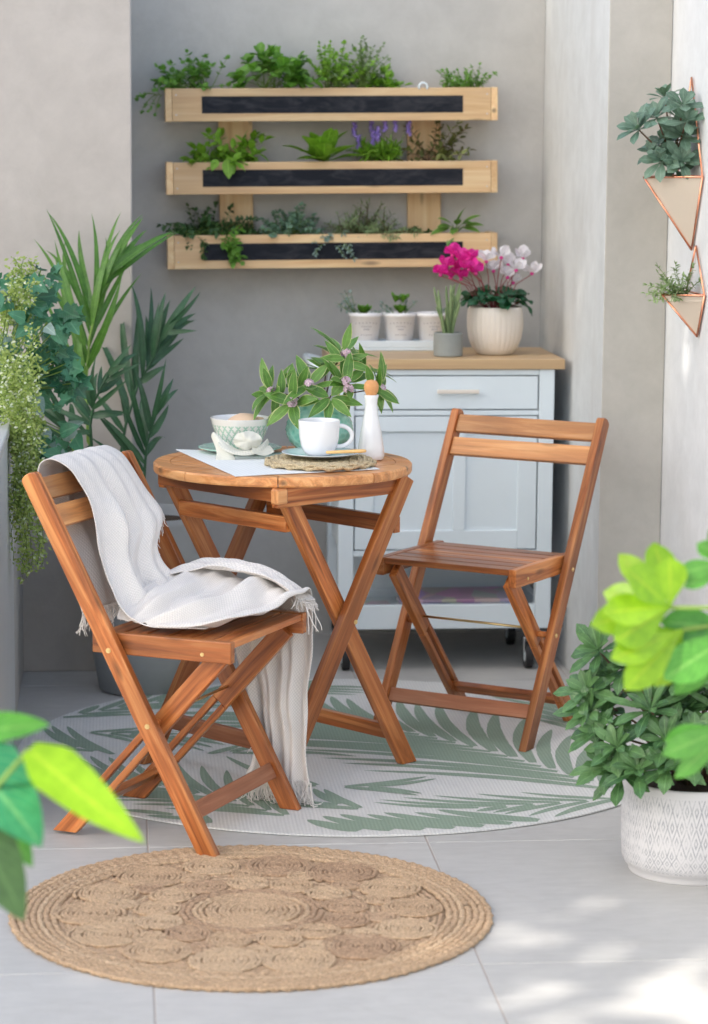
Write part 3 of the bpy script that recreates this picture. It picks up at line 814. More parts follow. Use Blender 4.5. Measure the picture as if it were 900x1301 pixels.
# bottom tray shelf
b = MB(); b.box(xi0, xi1, ky0+.004, ky0+.022, .118, .186); b.build('shelf_rail', M['white_paint'], kt, bevel=.002)
b = MB(); b.box(xi0, xi1, ky1-.022-.018, ky1-.022, .118, .17); b.build('shelf_rail', M['white_paint'], kt, bevel=.002)
for (x0, x1) in ((kx0+.010, kx0+.026), (kx1-.026, kx1-.010)):
    b = MB(); b.box(x0, x1, ky0+.0425, ky1-.0425, .118, .186); b.build('shelf_rail', M['white_paint'], kt)
b = MB(); b.box(xi0, xi1, ky0+.0225, ky1-.0405, .135, .147); b.build('shelf', M['white_paint'], kt)
# towel rail on the left side
b = MB(); b.tube([(kx0, ky0+.03, .835), (kx0-.055, ky0+.03, .848), (kx0-.068, ky0+.04, .850), (kx0-.07, ky0+.06, .85), (kx0-.07, ky1-.06, .85), (kx0-.068, ky1-.04, .85), (kx0-.055, ky1-.03, .848), (kx0, ky1-.03, .835)], .009, 8)
b.build('towel_rail', M['white_paint'], kt, smooth=True)
for x in (kx0+.025, kx1-.055):
    for y in (ky0+.03, ky1-.03):
        e = MB(); e.box(x-.010, x+.010, y-.010, y+.010, .088, .1175); e.box(x-.017, x-.0125, y-.014, y+.014, .045, .088); e.box(x+.0125, x+.017, y-.014, y+.014, .045, .088); e.box(x-.017, x+.017, y-.014, y+.014, .084, .090)
        ca = e.build('caster', M['steel'], kt, bevel=.0015)
        wm = MB()
        wm.tube([(x-.011, y, .037), (x+.011, y, .037)], .037, 28); wm.tube([(x-.0125, y, .037), (x+.0125, y, .037)], .02, 18, mi=1)
        wm.build('wheel', [M['black_rubber'], M['white_paint']], ca, bevel=.003)
# magazines on the bottom shelf
mcol = [(.72, .52, .50), (.62, .62, .66), (.20, .22, .42), (.55, .35, .42), (.75, .73, .70)]
def magm(i, c):
    m_, t, b_ = nt('magazine_%d' % i)
    v = coords(t, (9, 5, 1)); vo = N(t, 'ShaderNodeTexVoronoi'); vo.inputs['Scale'].default_value = 1.6; t.links.new(v, vo.inputs['Vector'])
    c2 = mix(t, .75, vo.outputs['Color'], c)
    t.links.new(c2, b_.inputs['Base Color']); b_.inputs['Roughness'].default_value = .3; return m_
mw = [magm(i, c) for i, c in enumerate(mcol)]
zc = .1475
labs = ['patterned magazine at the bottom of the pile on the trolley shelf', 'pale magazine second from the bottom of the shelf pile', 'dark blue magazine in the middle of the shelf pile', 'pinkish magazine lying on top of the shelf pile', 'single white leaflet lying left of the magazine pile']
for i, (x0, x1, y0, th, rz) in enumerate(((.80, 1.12, 7.02, .012, .0), (.79, 1.10, 7.03, .010, .03), (.815, 1.125, 7.025, .010, -.02), (.79, 1.11, 7.045, .009, .02), (.67, .775, 7.04, .005, .12))):
    m = MB(); L = x1-x0; m.box(-L/2, L/2, -.1, .1, 0, th)
    o = m.build('magazine', mw[i if i < 4 else 4], bevel=.001, loc=((x0+x1)/2, y0+.1, zc if i < 4 else .1475)); o.rotation_euler.z = rz
    if i < 4: zc += th+.0004
    tag(o, labs[i], 'magazine', 'magazines on the trolley shelf')

# ------------------------------------------------------------------ plant tools
def sph(az, el): return Vector((math.cos(el)*math.cos(az), math.cos(el)*math.sin(az), math.sin(el)))
def curve(p, d, L, droop, n=6, wob=.0):
    pts = [Vector(p)]; d = Vector(d).normalized()
    for i in range(n):
        d = (d+Vector((rnd(-wob, wob), rnd(-wob, wob), rnd(-wob, wob)-droop/n))).normalized()
        pts.append(pts[-1]+d*L/n)
    return pts
def herb(parent_label, cat, origin, spread, n, L, lf, leafmat, stemmat, name, elmin=25, elmax=85, droop=.4, per=7, dx=.03, shape=None, prof='ovate', group=None, wob=.15, stem_r=.0012, az=None, tip=True, fold=.2, curl=.3, parent=None, ymin=None, start=.25, whorl=0):
    """clump of leafy stems; lf=(length,width)"""
    o = parent if parent else empty(name, origin, 0, parent_label, cat, group)
    base = Vector((0, 0, 0)) if not parent else Vector(origin)
    st, lv = MB(), MB()
    for i in range(int(n*(1.35 if group else 1))):
        a = rnd(0, 2*math.pi) if az is None else R(rnd(*az)); el = R(rnd(elmin, elmax))
        d = sph(a, el); d.x *= spread; d.normalize()
        p = base+Vector((rnd(-dx, dx), rnd(-dx*.5, dx*.5), -.012))
        pts = curve(p, d, L*rnd(.6, 1.1), droop*rnd(.3, 1.4), 7, wob)
        if ymin is not None:
            for q in pts: q.y = min(q.y, ymin)
        st.tube(pts, [stem_r*(1.2-.7*k/7) for k in range(8)], 4)
        for k in range(per):
            t = start+(1-start)*(k+rnd(0, .8))/per; f = min(6.99, t*7); i0 = int(f); q = pts[i0].lerp(pts[i0+1], f-i0); td = (pts[i0+1]-pts[i0]).normalized()
            reps = whorl if whorl else 2
            for s in range(reps):
                ang = rnd(0, 6.28) if reps > 2 else (k*1.6+s*math.pi+rnd(-.5, .5))
                u = td.orthogonal().normalized(); vv = td.cross(u); dd = (td*rnd(.2, .8)+(u*math.cos(ang)+vv*math.sin(ang))).normalized()
                if ymin is not None and (q+dd*lf[0]).y > ymin: dd.y = -abs(dd.y)
                nn = (Vector((0, 0, 1))+td*.3+Vector((rnd(-.3, .3), rnd(-.5, .1), 0)))
                sz = rnd(.6, 1.15)
                if shape: lv.shape_leaf(q, dd, nn, lf[0]*sz, shape, mi=0)
                else: lv.leaf(q, dd, nn, lf[0]*sz, lf[1]*sz, prof, 4, fold, curl)
        if tip:
            td = (pts[-1]-pts[-2]).normalized()
            for s in range(3):
                dd = (td+Vector((rnd(-.5, .5), rnd(-.5, .2), rnd(-.3, .5)))).normalized()
                if shape: lv.shape_leaf(pts[-1], dd, Vector((0, -.4, 1)), lf[0]*rnd(.5, .9), shape)
                else: lv.leaf(pts[-1], dd, Vector((0, -.4, 1)), lf[0]*rnd(.6, 1), lf[1]*rnd(.6, 1), prof, 4, fold, curl)
    st.build('stem', stemmat, o, smooth=True); lv.build('foliage', leafmat, o, smooth=True)
    return o
def rosette(lv, p, d, n, L, W, prof='obov', open_=55, mi=0, layers=2, curl=.3, fold=.15):
    d = Vector(d).normalized(); u = d.orthogonal().normalized(); v = d.cross(u)
    for l in range(layers):
        for k in range(n):
            a = 2*math.pi*(k+.5*l)/n+rnd(-.2, .2); op = R(open_*(1-.45*l)+rnd(-10, 10))
            dd = d*math.cos(op)+(u*math.cos(a)+v*math.sin(a))*math.sin(op)
            lv.leaf(p+d*.004*l, dd, d*1.0, L*(1-.3*l)*rnd(.8, 1.1), W*(1-.25*l)*rnd(.85, 1.1), prof, 5, fold, curl*rnd(.3, 1.4), mi)

# --- herbs in the wall planter (tops of the three boxes)
YMX = 0
HG = 'herbs growing in the pallet planter'
PY = YB-.085; YM = .088
def hz(row, px): return (px, PY-.012, BX[row][1]+.008+(px-.613)*.0125)
def hx(pxl, row): return at(pxl, (110, 205, 297)[row], Y=PY).x
herb('airy green chervil at the left end of the top planter box', 'herb', hz(0, hx(246, 0)), 1.7, 26, .115, (.020, .018), M['leaf_mid'], M['stem_green'], 'chervil', 20, 80, .5, 4, .05, PARS, group=HG, ymin=YM, start=.45)
herb('rounded green strawberry plant second from left in the top planter box', 'herb', hz(0, hx(346, 0)), 1.3, 22, .105, (.036, .036), M['leaf_mid'], M['stem_green'], 'strawberry_plant', 25, 85, .5, 2, .03, None, 'round', group=HG, ymin=YM, start=.7)
o = herb('tall feathery dill in the middle of the top planter box', 'herb', hz(0, hx(425, 0)), 1.2, 30, .13, (.014, .010), M['leaf_fresh'], M['stem_green'], 'dill', 35, 85, .35, 8, .03, PARS, group=HG, ymin=YM, start=.3)
herb('fine curly parsley with loose thin sprigs right of the dill', 'herb', hz(0, hx(462, 0)), 1.2, 26, .14, (.011, .007), M['leaf_rosemary'], M['stem_green'], 'curly_parsley', 40, 88, .55, 8, .02, PARS, group=HG, ymin=YM, start=.35)
herb('low bright green leafy herb beside the planter hook', 'herb', hz(0, hx(482, 0)), 1.8, 16, .055, (.034, .015), M['leaf_fresh'], M['stem_green'], 'oregano', 15, 70, .4, 3, .03, group=HG, ymin=YM)
herb('small leaved thyme at the right end of the top planter box', 'herb', hz(0, hx(588, 0)), 1.9, 24, .075, (.012, .009), M['leaf_mid'], M['stem_green'], 'thyme', 20, 80, .3, 7, .05, group=HG, ymin=YM)
o = herb('bushy bright green mint spilling over the left of the middle box', 'herb', hz(1, hx(288, 1)), 1.9, 24, .105, (.038, .019), M['leaf_fresh'], M['stem_green'], 'mint', 5, 75, .5, 4, .04, group=HG, ymin=YM)
for z in (0,):
    l = MB(); l.leaf((.0, -.068, .004), (.05, -.35, -1), (0, -1, .2), .062, .036, 'ovate', 6, .15, .1); l.leaf((-.03, -.062, .0), (-.3, -.4, -.6), (0, -1, .4), .04, .024); l.build('drooping_leaf', M['leaf_fresh'], o, smooth=True)
lt = empty('leaf_lettuce', hz(1, hx(411, 1)), 0, 'broad leaved lettuce plant in the middle of the second planter box', 'herb', HG)
l = MB()
for k in range(22):
    a = rnd(0, 6.28); el = R(rnd(10, 75)); d = sph(a, el); d.x *= 1.15; d.y = -abs(d.y)*.8 if d.y > .2 else d.y
    l.leaf((rnd(-.015, .015), rnd(-.02, .0), -.008), d, Vector((0, 0, 1))-d*.3, rnd(.075, .125), rnd(.036, .054), 'obov', 6, .3, rnd(.05, .35), 0, .03)
l.build('foliage', M['leaf_fresh'], lt, smooth=True)
lav = herb('lavender with purple flower spikes in the middle planter box', 'herb', hz(1, hx(487, 1)), 1.3, 30, .06, (.034, .007), M['leaf_fresh'], M['stem_green'], 'lavender', 35, 88, .2, 6, .04, prof='lance', group=HG, ymin=YM)
for (px, py) in ((450, 165), (456, 181), (472, 160), (474, 175), (489, 158), (502, 158), (519, 163), (480, 170)):
    T = at(px, py, Y=PY-rnd(0, .03))-Vector(hz(1, hx(487, 1))); l = MB()
    for k in range(26):
        s = k/26; a = k*2.4; p = T+Vector((0, -.01, .020-.042*s))+Vector((math.cos(a), math.sin(a), 0))*.003
        l.leaf(p, (math.cos(a), math.sin(a), .5), (0, 0, 1), .0120, .0090, 'round', 2, .2, .1)
    for k in range(10): l.ball(T+Vector((rnd(-.004, .004), -.012+rnd(-.003, .003), .018-.04*k/10)), .0052, 6, 4, (1, 1, 1))
    l.build('flower_spike', M['petal_lilac'], lav, smooth=True)
l = MB()
for (px, py) in ((450, 165), (456, 181), (472, 160), (489, 158), (502, 158), (519, 163)):
    T = at(px, py, Y=PY-.015)-Vector(hz(1, hx(487, 1))); l.tube([(T.x*.6, -.01, -.01), T*.7+Vector((0, 0, -.01)), T], .001, 4)
l.build('flower_stem', M['stem_green'], lav)
herb('bronze tinged trailing herb at the right of the middle planter box', 'herb', hz(1, hx(552, 1)), 1.5, 16, .12, (.026, .013), M['leaf_red'], M['stem_brown'], 'trailing_sage', 10, 85, .9, 5, .03, group=HG, ymin=YM)
herb('dark green bushy herb hanging over the left of the lowest box', 'herb', hz(2, hx(262, 2)), 1.6, 34, .10, (.022, .012), M['leaf_dark'], M['stem_green'], 'marjoram', -10, 80, .8, 7, .05, group=HG, ymin=YM)
herb('small dark trailing sprig over the lowest chalk strip', 'herb', (hx(290, 2), PY-.03, BX[2][1]-.01), .9, 9, .085, (.022, .013), M['leaf_mid'], M['stem_green'], 'trailing_herb', -15, 40, 1.4, 6, .012, group=HG, az=(250, 290))
herb('tiny dark leafy seedling clump by the left planter post', 'herb', hz(2, hx(315, 2)), 1.2, 10, .045, (.020, .010), M['leaf_dark'], M['stem_green'], 'seedling', 20, 80, .3, 4, .015, group=HG, ymin=YM)
herb('blue green rue in the lowest planter box', 'herb', hz(2, hx(368, 2)), 1.4, 38, .088, (.014, .009), M['leaf_blue'], M['stem_green'], 'rue', -5, 85, .4, 8, .04, PARS, group=HG, ymin=YM)
herb('wide bush of rosemary in the lowest planter box', 'herb', hz(2, hx(465, 2)), 2.2, 46, .10, (.018, .0035), M['leaf_rosemary'], M['stem_brown'], 'rosemary', 5, 80, .25, 13, .06, prof='lance', group=HG, ymin=YM)
herb('grey green straggly sprigs left of the rosemary', 'herb', (hx(425, 2), PY-.03, BX[2][1]-.01), 1.2, 12, .085, (.012, .006), M['leaf_silver'], M['stem_green'], 'santolina', -10, 60, 1.0, 8, .02, group=HG, az=(200, 330))
herb('low ground hugging thyme near the right planter post', 'herb', hz(2, hx(525, 2)), 2.2, 12, .035, (.014, .008), M['leaf_dark'], M['stem_green'], 'creeping_thyme', 10, 60, .3, 4, .03, group=HG, ymin=YM)
sg = empty('variegated_sage', hz(2, hx(578, 2)), 0, 'large leaved variegated sage at the right end of the lowest box', 'herb', HG)
l, s_ = MB(), MB()
for (ex_, ez, L) in ((-.085, -.012, .085), (-.05, .035, .08), (.01, .06, .09), (.055, .045, .085), (.085, .02, .075), (-.03, -.045, .075), (.03, .02, .07), (-.06, .01, .07), (.07, -.005, .07), (0, .03, .06), (-.015, -.01, .06)):
    d = Vector((ex_, -.045, ez)).normalized(); st_ = Vector((ex_*.25, -.03, .008+ez*.2))
    s_.tube([(0, 0, -.01), st_], .0016, 4); l.leaf(st_, d, Vector((0, -.6, 1)), L*.8, .024, 'ovate', 6, .2, .3)
l.build('foliage', M['leaf_varieg'], sg, smooth=True); s_.build('stem', M['stem_green'], sg)
herb('loose trailing sprig hanging past the left end of the top box', 'herb', (.118, PY-.03, 1.60), .6, 5, .10, (.013, .011), M['leaf_mid'], M['stem_green'], 'trailing_chervil', -20, 20, 1.6, 4, .01, PARS, group=HG, az=(180, 250), start=.5)

# ------------------------------------------------------------------ pots on the trolley
ZT = kh
PG = 'small white plant pots in the tray'
tr = MB(); tr.box(-.135, .135, -.045, .045, 0, .008); tr.box(-.135, .135, -.045, -.040, .0082, .028); tr.box(-.135, .135, .040, .045, .0082, .028); tr.box(-.135, -.130, -.0398, .0398, .0082, .028); tr.box(.130, .135, -.0398, .0398, .0082, .028)
tray = tr.build('tray', M['white_paint'], loc=(.785, 7.295, ZT+.0005), bevel=.002); tag(tray, 'long white tray holding three white pots on the trolley top', 'tray')
tray_x = at(507, 436, Y=7.25).x; tray.location.x = tray_x
potm = None
for i, pxc in enumerate((464, 507.5, 550)):
    x = at(pxc, 420, Y=7.295).x; z0 = ZT+.009
    e = empty('potted_plant', (x, 7.295, z0), 0, ('small white pot with a low succulent, left end of the white tray', 'small white pot with a tall green succulent, middle of the white tray', 'small white pot at the right end of the white tray, partly behind the cactus')[i], 'potted plant', PG)
    if potm is None:
        pm = MB(); pm.lathe([(.033, 0), (.036, .004), (.0455, .086), (.0485, .087), (.0485, .098), (.045, .098), (.042, .085), (.0, .084)], 40)
        for (zz, w2) in ((.068, .034), (.060, .020), (.052, .012), (.036, .024)):
            for k in range(7):
                a = -math.pi/2+(k-3)/3.5*w2/.042
                if zz == .068 or k in (1, 2, 3, 4, 5):
                    r = .0366+.0095*zz/.086+.0006; z = zz-.003*math.cos((k-3)*.5)*(zz == .068)*-1
                    c = Vector((r*math.cos(a), r*math.sin(a), z)); tdir = Vector((-math.sin(a), math.cos(a), 0))
                    q = len(pm.v); h2 = .0016
                    pm.v += [c-tdir*.0018-Vector((0, 0, h2)), c+tdir*.0018-Vector((0, 0, h2)), c+tdir*.0018+Vector((0, 0, h2)), c-tdir*.0018+Vector((0, 0, h2))]
                    pm.face([q, q+1, q+2, q+3], None, 1)
        pot0 = pm.build('pot', [M['pot_white'], M['dusty_ink']], e, smooth=True, bevel=0); potm = pot0.data
    else:
        pot0 = bpy.data.objects.new('pot', potm); col.objects.link(pot0); pot0.parent = e
    s0_ = MB(); s0_.lathe([(.043, .080), (.043, .090), (.001, .092)], 20); s0_.build('soil', M['soil'], e)
    l = MB()
    if i == 0:
        for k in range(6): rosette(l, Vector((-.012+rnd(-.012, .02), rnd(-.01, .01), .093)), (rnd(-.3, .3), -.1, 1), 5, .032, .014, 'obov', 35, layers=2)
    if i == 1:
        for k in range(7):
            x_ = rnd(-.02, .015); rosette(l, Vector((x_, rnd(-.01, .01), .095+.03*(k > 3))), (rnd(-.2, .2), -.1, 1), 5, .034, .015, 'obov', 35, layers=3)
    if i < 2: l.build('succulent', M['leaf_mid'], e, smooth=True)
    herb('', '', (-.02 if i == 0 else .0, 0, .095), 2.0 if i else 1.2, 7 if i < 2 else 3, .085 if i < 2 else .04, (.016, .006), M['leaf_silver'], M['stem_green'], '', 25, 70, .3, 6, .02, parent=e, az=((120, 240) if i == 0 else (0, 360)))

# concrete pot with finger cactus
cx = at(569.5, 440, Y=7.07).x
e = empty('potted_cactus', (cx, 7.07, ZT+.0005), 0, 'grey concrete pot with thin upright green finger cactus', 'potted plant')
m = MB(); m.lathe([(.038, 0), (.0405, .003), (.0405, .063), (.038, .066), (.036, .066), (.035, .058), (.001, .057)], 40); m.build('pot', M['concrete_pot'], e, smooth=False, bevel=.001)
m = MB()
for k in range(24):
    a = rnd(0, 6.28); el = R(rnd(62, 88)); pts = curve((rnd(-.012, .012), rnd(-.012, .012), .055), sph(a, el), rnd(.06, .155), -.25, 7, .05)
    m.tube(pts, [.0036, .0042, .0045, .0045, .0043, .004, .0036, .0018], 7)
m.build('stems', M['leaf_rosemary'], e, smooth=True)

# ribbed cream pot with cyclamen
px_ = at(629, 430, Y=7.14).x
e = empty('potted_cyclamen', (px_, 7.14, ZT+.0005), 0, 'ribbed cream pot of magenta and white cyclamen on the trolley', 'potted plant')
prof = [(.045, 0), (.052, .003), (.064, .020), (.0735, .045), (.078, .075), (.0785, .105), (.077, .131), (.0755, .134), (.072, .133), (.071, .12), (.001, .118)]
m = MB(); m.lathe(prof, 180, wob=lambda a, i, z: 1+(.022*(abs(math.sin(a*15))-.6) if .004 < z < .122 and i < 7 else 0)); m.build('pot', M['cream_glaze'], e, smooth=True)
m = MB(); m.lathe([(.07, .115), (.07, .124), (.001, .126)], 30); m.build('soil', M['soil'], e)
l = MB(); st_ = MB()
for k in range(52):
    a = rnd(0, 6.28); r = math.sqrt(rnd(0, 1))*.072; p = Vector((r*math.cos(a), r*math.sin(a), .148+.036*(1-r/.075)+rnd(-.006, .01)))
    d = Vector((math.cos(a)+rnd(-.4, .4), math.sin(a)+rnd(-.4, .4), rnd(-.3, .35)))
    l.leaf(p, d, Vector((rnd(-.3, .3), -.3, 1)), rnd(.035, .05), rnd(.034, .046), 'heart', 7, .2, .45, 0, .10); st_.tube([(p.x*.3, p.y*.3, .122), p], .0012, 4)
l.leaf((.07, -.02, .145), (1, -.1, -.6), (.5, -.5, 1), .05, .035, 'heart', 7, .2, .5, 0, .08)
l.leaf((.01, -.07, .142), (.2, -1, -.05), (0, -.4, 1), .04, .05, 'heart', 7, .2, .4, 0, .08)
l.build('foliage', M['leaf_deep'], e, smooth=True); st_.build('leaf_stem', M['stem_red'], e)
EL = Vector((px_, 7.14, ZT))
for (fx, fy, kind) in ((560, 347, 0), (573, 350, 0), (581, 340, 0), (575, 322, 0), (588, 330, 0), (596, 340, 0), (605, 345, 0), (568, 338, 0), (599, 328, 0), (586, 352, 0),
                       (618, 330, 1), (627, 342, 1), (637, 325, 1), (646, 334, 1), (645, 350, 1), (652, 357, 1), (664, 326, 1), (676, 345, 1), (656, 341, 1)):
    T = at(fx, fy, Y=7.12+rnd(-.03, .04))-EL
    l = MB(); mi0 = 0
    for k in range(5):
        a = 2*math.pi*k/5+rnd(-.3, .3)
        d = Vector((math.cos(a)*.75, math.sin(a)*.6-.2, .62+rnd(-.25, .25)))
        l.leaf(T+Vector((0, 0, -.004)), d, Vector((-math.cos(a), -math.sin(a)-.4, .6)), rnd(.030, .041), rnd(.026, .034), 'obov', 6, -.1, -.35, 0, .09)
    l.ball(T+Vector((0, -.002, -.006)), .0058, 8, 6, (1, 1, .9), 1)
    fl = l.build('flower', [M['petal_magenta'] if kind == 0 else M['petal_white'], M['petal_eye']], e, smooth=True)
    s2 = MB(); b_ = Vector((T.x*.35+rnd(-.01, .01), T.y*.3, .14)); s2.tube([b_, b_.lerp(T, .5)+Vector((-T.x*.1, 0, .01)), T+Vector((0, 0, -.008))], .0014, 5); s2.build('flower_stem', M['stem_red'], fl, smooth=True)

def cr(P, t):
    n = len(P)-1; f = min(max(t, 0), .99999)*n; i = int(f); f -= i
    p0, p1, p2, p3 = P[max(i-1, 0)], P[i], P[i+1], P[min(i+2, n)]
    return tuple(.5*((2*b)+(-a+c)*f+(2*a-5*b+4*c-d)*f*f+(-a+3*b-3*c+d)*f**3) for a, b, c, d in zip(p0, p1, p2, p3))
# ------------------------------------------------------------------ table setting
TZ = HT+.0004
# linen placemat (kite-shaped on the round top)
def sheet(name, pts, th, mat, nx=24, ny=12, z=TZ, amp=.0006):
    m = MB(); A, B, C_, D = [Vector(p) for p in pts]
    for zz in (0, 1):
        for j in range(ny+1):
            for i in range(nx+1):
                u, v = i/nx, j/ny; p = A.lerp(B, u).lerp(D.lerp(C_, u), v)
                m.v.append(Vector((p.x, p.y, z+zz*th+amp*noise.noise(Vector((p.x*20, p.y*20, 0)))+amp)))
    k = (nx+1)*(ny+1)
    for j in range(ny):
        for i in range(nx):
            q = j*(nx+1)+i; uv = [(i/nx, j/ny), ((i+1)/nx, j/ny), ((i+1)/nx, (j+1)/ny), (i/nx, (j+1)/ny)]
            m.face([k+q, k+q+1, k+q+nx+2, k+q+nx+1], uv); m.face([q+nx+1, q+nx+2, q+1, q], uv)
    for i in range(nx):
        m.face([i, i+1, k+i+1, k+i]); q = ny*(nx+1)+i; m.face([q+1, q, k+q, k+q+1])
    for j in range(ny):
        q = j*(nx+1); m.face([q+nx+1, q, k+q, k+q+nx+1]); q += nx; m.face([q, q+nx+1, k+q+nx+1, k+q])
    return m.build(name, mat, smooth=False)
A_ = at(299, 606, Z=HT); B_ = at(483, 597, Z=HT); D_ = at(223, 572, Z=HT)
dv = (D_-A_); C2 = B_+dv*.55
o = sheet('placemat', [A_, B_, C2, D_], .0012, M['linen']); tag(o, 'white linen placemat spread under the plates on the table', 'placemat')
mz = TZ+.0026
# woven coaster
c_ = at(407, 588.5, Z=HT+.006)
m = MB()
random.seed(11)
def rope2(cx, cy, cz, r, rad, ph):
    n = 120; pts = []
    for i in range(n+1):
        a = 2*math.pi*i/n; rr = r*(1+.02*math.sin(5*a+ph))+.002*noise.noise(Vector((math.cos(a)*4, math.sin(a)*4, ph)))
        pts.append((cx+rr*math.cos(a), cy+rr*math.sin(a), cz+.0022*math.sin(16*a+ph)))
    m.tube(pts, [rad*(1+.25*math.sin(i*1.7+ph)) for i in range(n+1)], 6)
for k in range(13):
    rope2(0, 0, .004+.0012*(k % 2), .012+k*.0092, .0052, k*1.3)
for k in range(6): rope2(0, 0, .0085, .07+k*.010, .0030, k*2.3)
o = m.build('coaster', M['rattan'], loc=(c_.x, c_.y, mz+.002), smooth=True); tag(o, 'round woven rattan mat under the white cup', 'coaster')
CZ = mz+.0145
# saucer and cup
sc_ = at(408, 579, Z=CZ+.004)
m = MB(); m.lathe([(.030, .0), (.034, .0), (.060, .006), (.089, .012), (.0905, .0135), (.088, .014), (.060, .0095), (.034, .005), (.001, .004)], 64)
o = m.build('saucer', M['blue_glaze'], loc=(sc_.x, sc_.y, CZ), smooth=True); tag(o, 'pale blue white saucer on the woven mat under the cup', 'saucer')
e = empty('teacup', (sc_.x-.004, sc_.y+.005, CZ+.006), 0, 'white glazed teacup with round handle standing on the saucer', 'cup')
m = MB(); m.lathe([(.024, 0), (.029, .001), (.0365, .010), (.042, .022), (.0455, .040), (.047, .062), (.0478, .079), (.0472, .0805), (.0458, .079), (.0445, .060), (.042, .030), (.030, .010), (.001, .008)], 56)
m.build('body', M['white_glaze'], e, smooth=True)
m = MB(); ha = R(8); hd = Vector((math.cos(ha), math.sin(ha), 0)); pts = []
for k in range(15):
    a = R(105-k*15.5); pts.append(hd*(.046+.030*math.cos(a)*1.05)+Vector((0, 0, .042+.024*math.sin(a))))
m.tube(pts, .0052, 8, up=(hd.y, -hd.x, 0)); m.build('handle', M['white_glaze'], e, smooth=True)
m = MB(); m.lathe([(.0435, .058), (.001, .058)], 40); m.build('tea', simple('tea', (.45, .27, .2), .1), e)
# wooden spread knife on saucer
kA, kB = at(432, 574.5, Z=CZ+.02), at(463, 572.5, Z=CZ+.02)
m = MB(); n = 12; dk = (kB-kA); L = .092
for i in range(n+1):
    t = i/n; 
m.tube([(x*L, 0, 0) for x in (-.5, -.47, -.2, .1, .4, .48, .5)], [.003, .0058, .0066, .0068, .0072, .006, .003], 10, flat=.6)
kc = at(440, 573.5, Z=CZ+.022)
o = m.build('butter_knife', M['birch'], smooth=True); o.location = (kc.x, kc.y, CZ+.0215); o.rotation_euler = (0, -.05, -.12); tag(o, 'pale wooden knife handle resting on the saucer by the cup', 'knife')
# green plate
pl = at(305, 573, Z=HT+.004)
m = MB(); m.lathe([(.050, 0), (.056, 0), (.075, .005), (.098, .010), (.1, .0115), (.098, .0125), (.073, .0078), (.054, .0045), (.001, .004)], 72)
o = m.build('plate', M['mint_glaze'], loc=(pl.x, pl.y+.0, mz), smooth=True); tag(o, 'mint green plate under the patterned bowl', 'plate')
# bowl with scallop pattern
def bowlmat():
    m_, t, b = nt('scallop_glaze')
    uv = coords(t, (24, 5.0, 1), 'UV'); sp = N(t, 'ShaderNodeSeparateXYZ'); t.links.new(uv, sp.inputs[0])
    def math_(op, a, b_=None):
        n = N(t, 'ShaderNodeMath', operation=op)
        for i, q in enumerate((a, b_)):
            if q is None: continue
            if isinstance(q, (int, float)): n.inputs[i].default_value = q
            else: t.links.new(q, n.inputs[i])
        return n.outputs[0]
    out = None
    for (ox, oy) in ((0, 0), (.5, .5)):
        fx = math_('SUBTRACT', math_('FRACT', math_('ADD', sp.outputs[0], ox)), .5)
        fy = math_('SUBTRACT', math_('FRACT', math_('ADD', sp.outputs[1], oy)), .5)
        r = math_('SQRT', math_('ADD', math_('MULTIPLY', fx, fx), math_('MULTIPLY', fy, fy)))
        ln_ = math_('LESS_THAN', math_('ABSOLUTE', math_('SUBTRACT', r, .43)), .045)
        out = ln_ if out is None else math_('MAXIMUM', out, ln_)
    zone = math_('MULTIPLY', math_('GREATER_THAN', sp.outputs[1], .3), math_('LESS_THAN', sp.outputs[1], 4.3))
    out = math_('MULTIPLY', out, zone)
    c = mix(t, out, (.80, .80, .76), (.36, .58, .46))
    t.links.new(c, b.inputs['Base Color']); b.inputs['Roughness'].default_value = .2; b.inputs['Coat Weight'].default_value = .3
    return m_
m = MB()
BR = .071
prf = [(.026, 0), (.028, .002), (.040, .012), (.051, .026), (.060, .044), (.067, .064), (.0705, .080)]
m.lathe(prf, 72, closed=True)
mi = MB(); 
bl = at(306, 573, Z=HT+.01)
e = empty('bowl', (bl.x, bl.y+.005, mz+.005), 0, 'white bowl with mint scallop pattern standing on the green plate', 'bowl')
m.build('body', bowlmat(), e, smooth=True)
mi.lathe([(.0705, .080), (.0712, .0815), (.0698, .0815), (.066, .066), (.056, .040), (.036, .014), (.001, .008)][::-1], 72, closed=True); o = mi.build('inner_glaze', M['white_glaze'], e, smooth=True)
# bread rolls in the bowl
for (x, y, s, lab) in ((.008, -.004, 1, 'pale round bread roll sitting in the patterned bowl'), (.042, .014, .45, 'small brown biscuit at the right inside the patterned bowl')):
    m = MB(); m.ball((0, 0, 0), .040*s, 20, 12, (1.05, 1, .75), nz=.08); o = m.build('bread_roll', M['bread'], smooth=True, loc=(bl.x+x, bl.y+.005+y, mz+.005+.062+.006*(s < 1))); tag(o, lab, 'bread')
# napkin tied in front of the bowl
m = MB()
def ribbon(P, W, nrm, tw=None, mi_=0):
    """cloth strip through points P with widths W; folds by noise"""
    NN = 5*(len(P)-1); W = [cr([(w_,) for w_ in W], i/NN)[0] for i in range(NN+1)]; P = [Vector(cr([tuple(p) for p in P], i/NN)) for i in range(NN+1)]
    b0 = len(m.v); n = len(P); K = 8
    for i in range(n):
        t = (P[min(i+1, n-1)]-P[max(i-1, 0)]).normalized(); s = t.cross(nrm).normalized(); nn = s.cross(t)
        for k in range(K+1):
            u = k/K-.5; f = math.cos(u*6+i*.12)*.003+.002*noise.noise(Vector((u*3, i*.2, W[0]*90)))
            m.v.append(P[i]+s*u*W[i]+nn*(f+.004*math.cos(u*3)))
    for i in range(n-1):
        for k in range(K):
            q = b0+i*(K+1)+k; m.face([q, q+1, q+K+2, q+K+1], [(k/K, i/n), ((k+1)/K, i/n), ((k+1)/K, (i+1)/n), (k/K, (i+1)/n)])
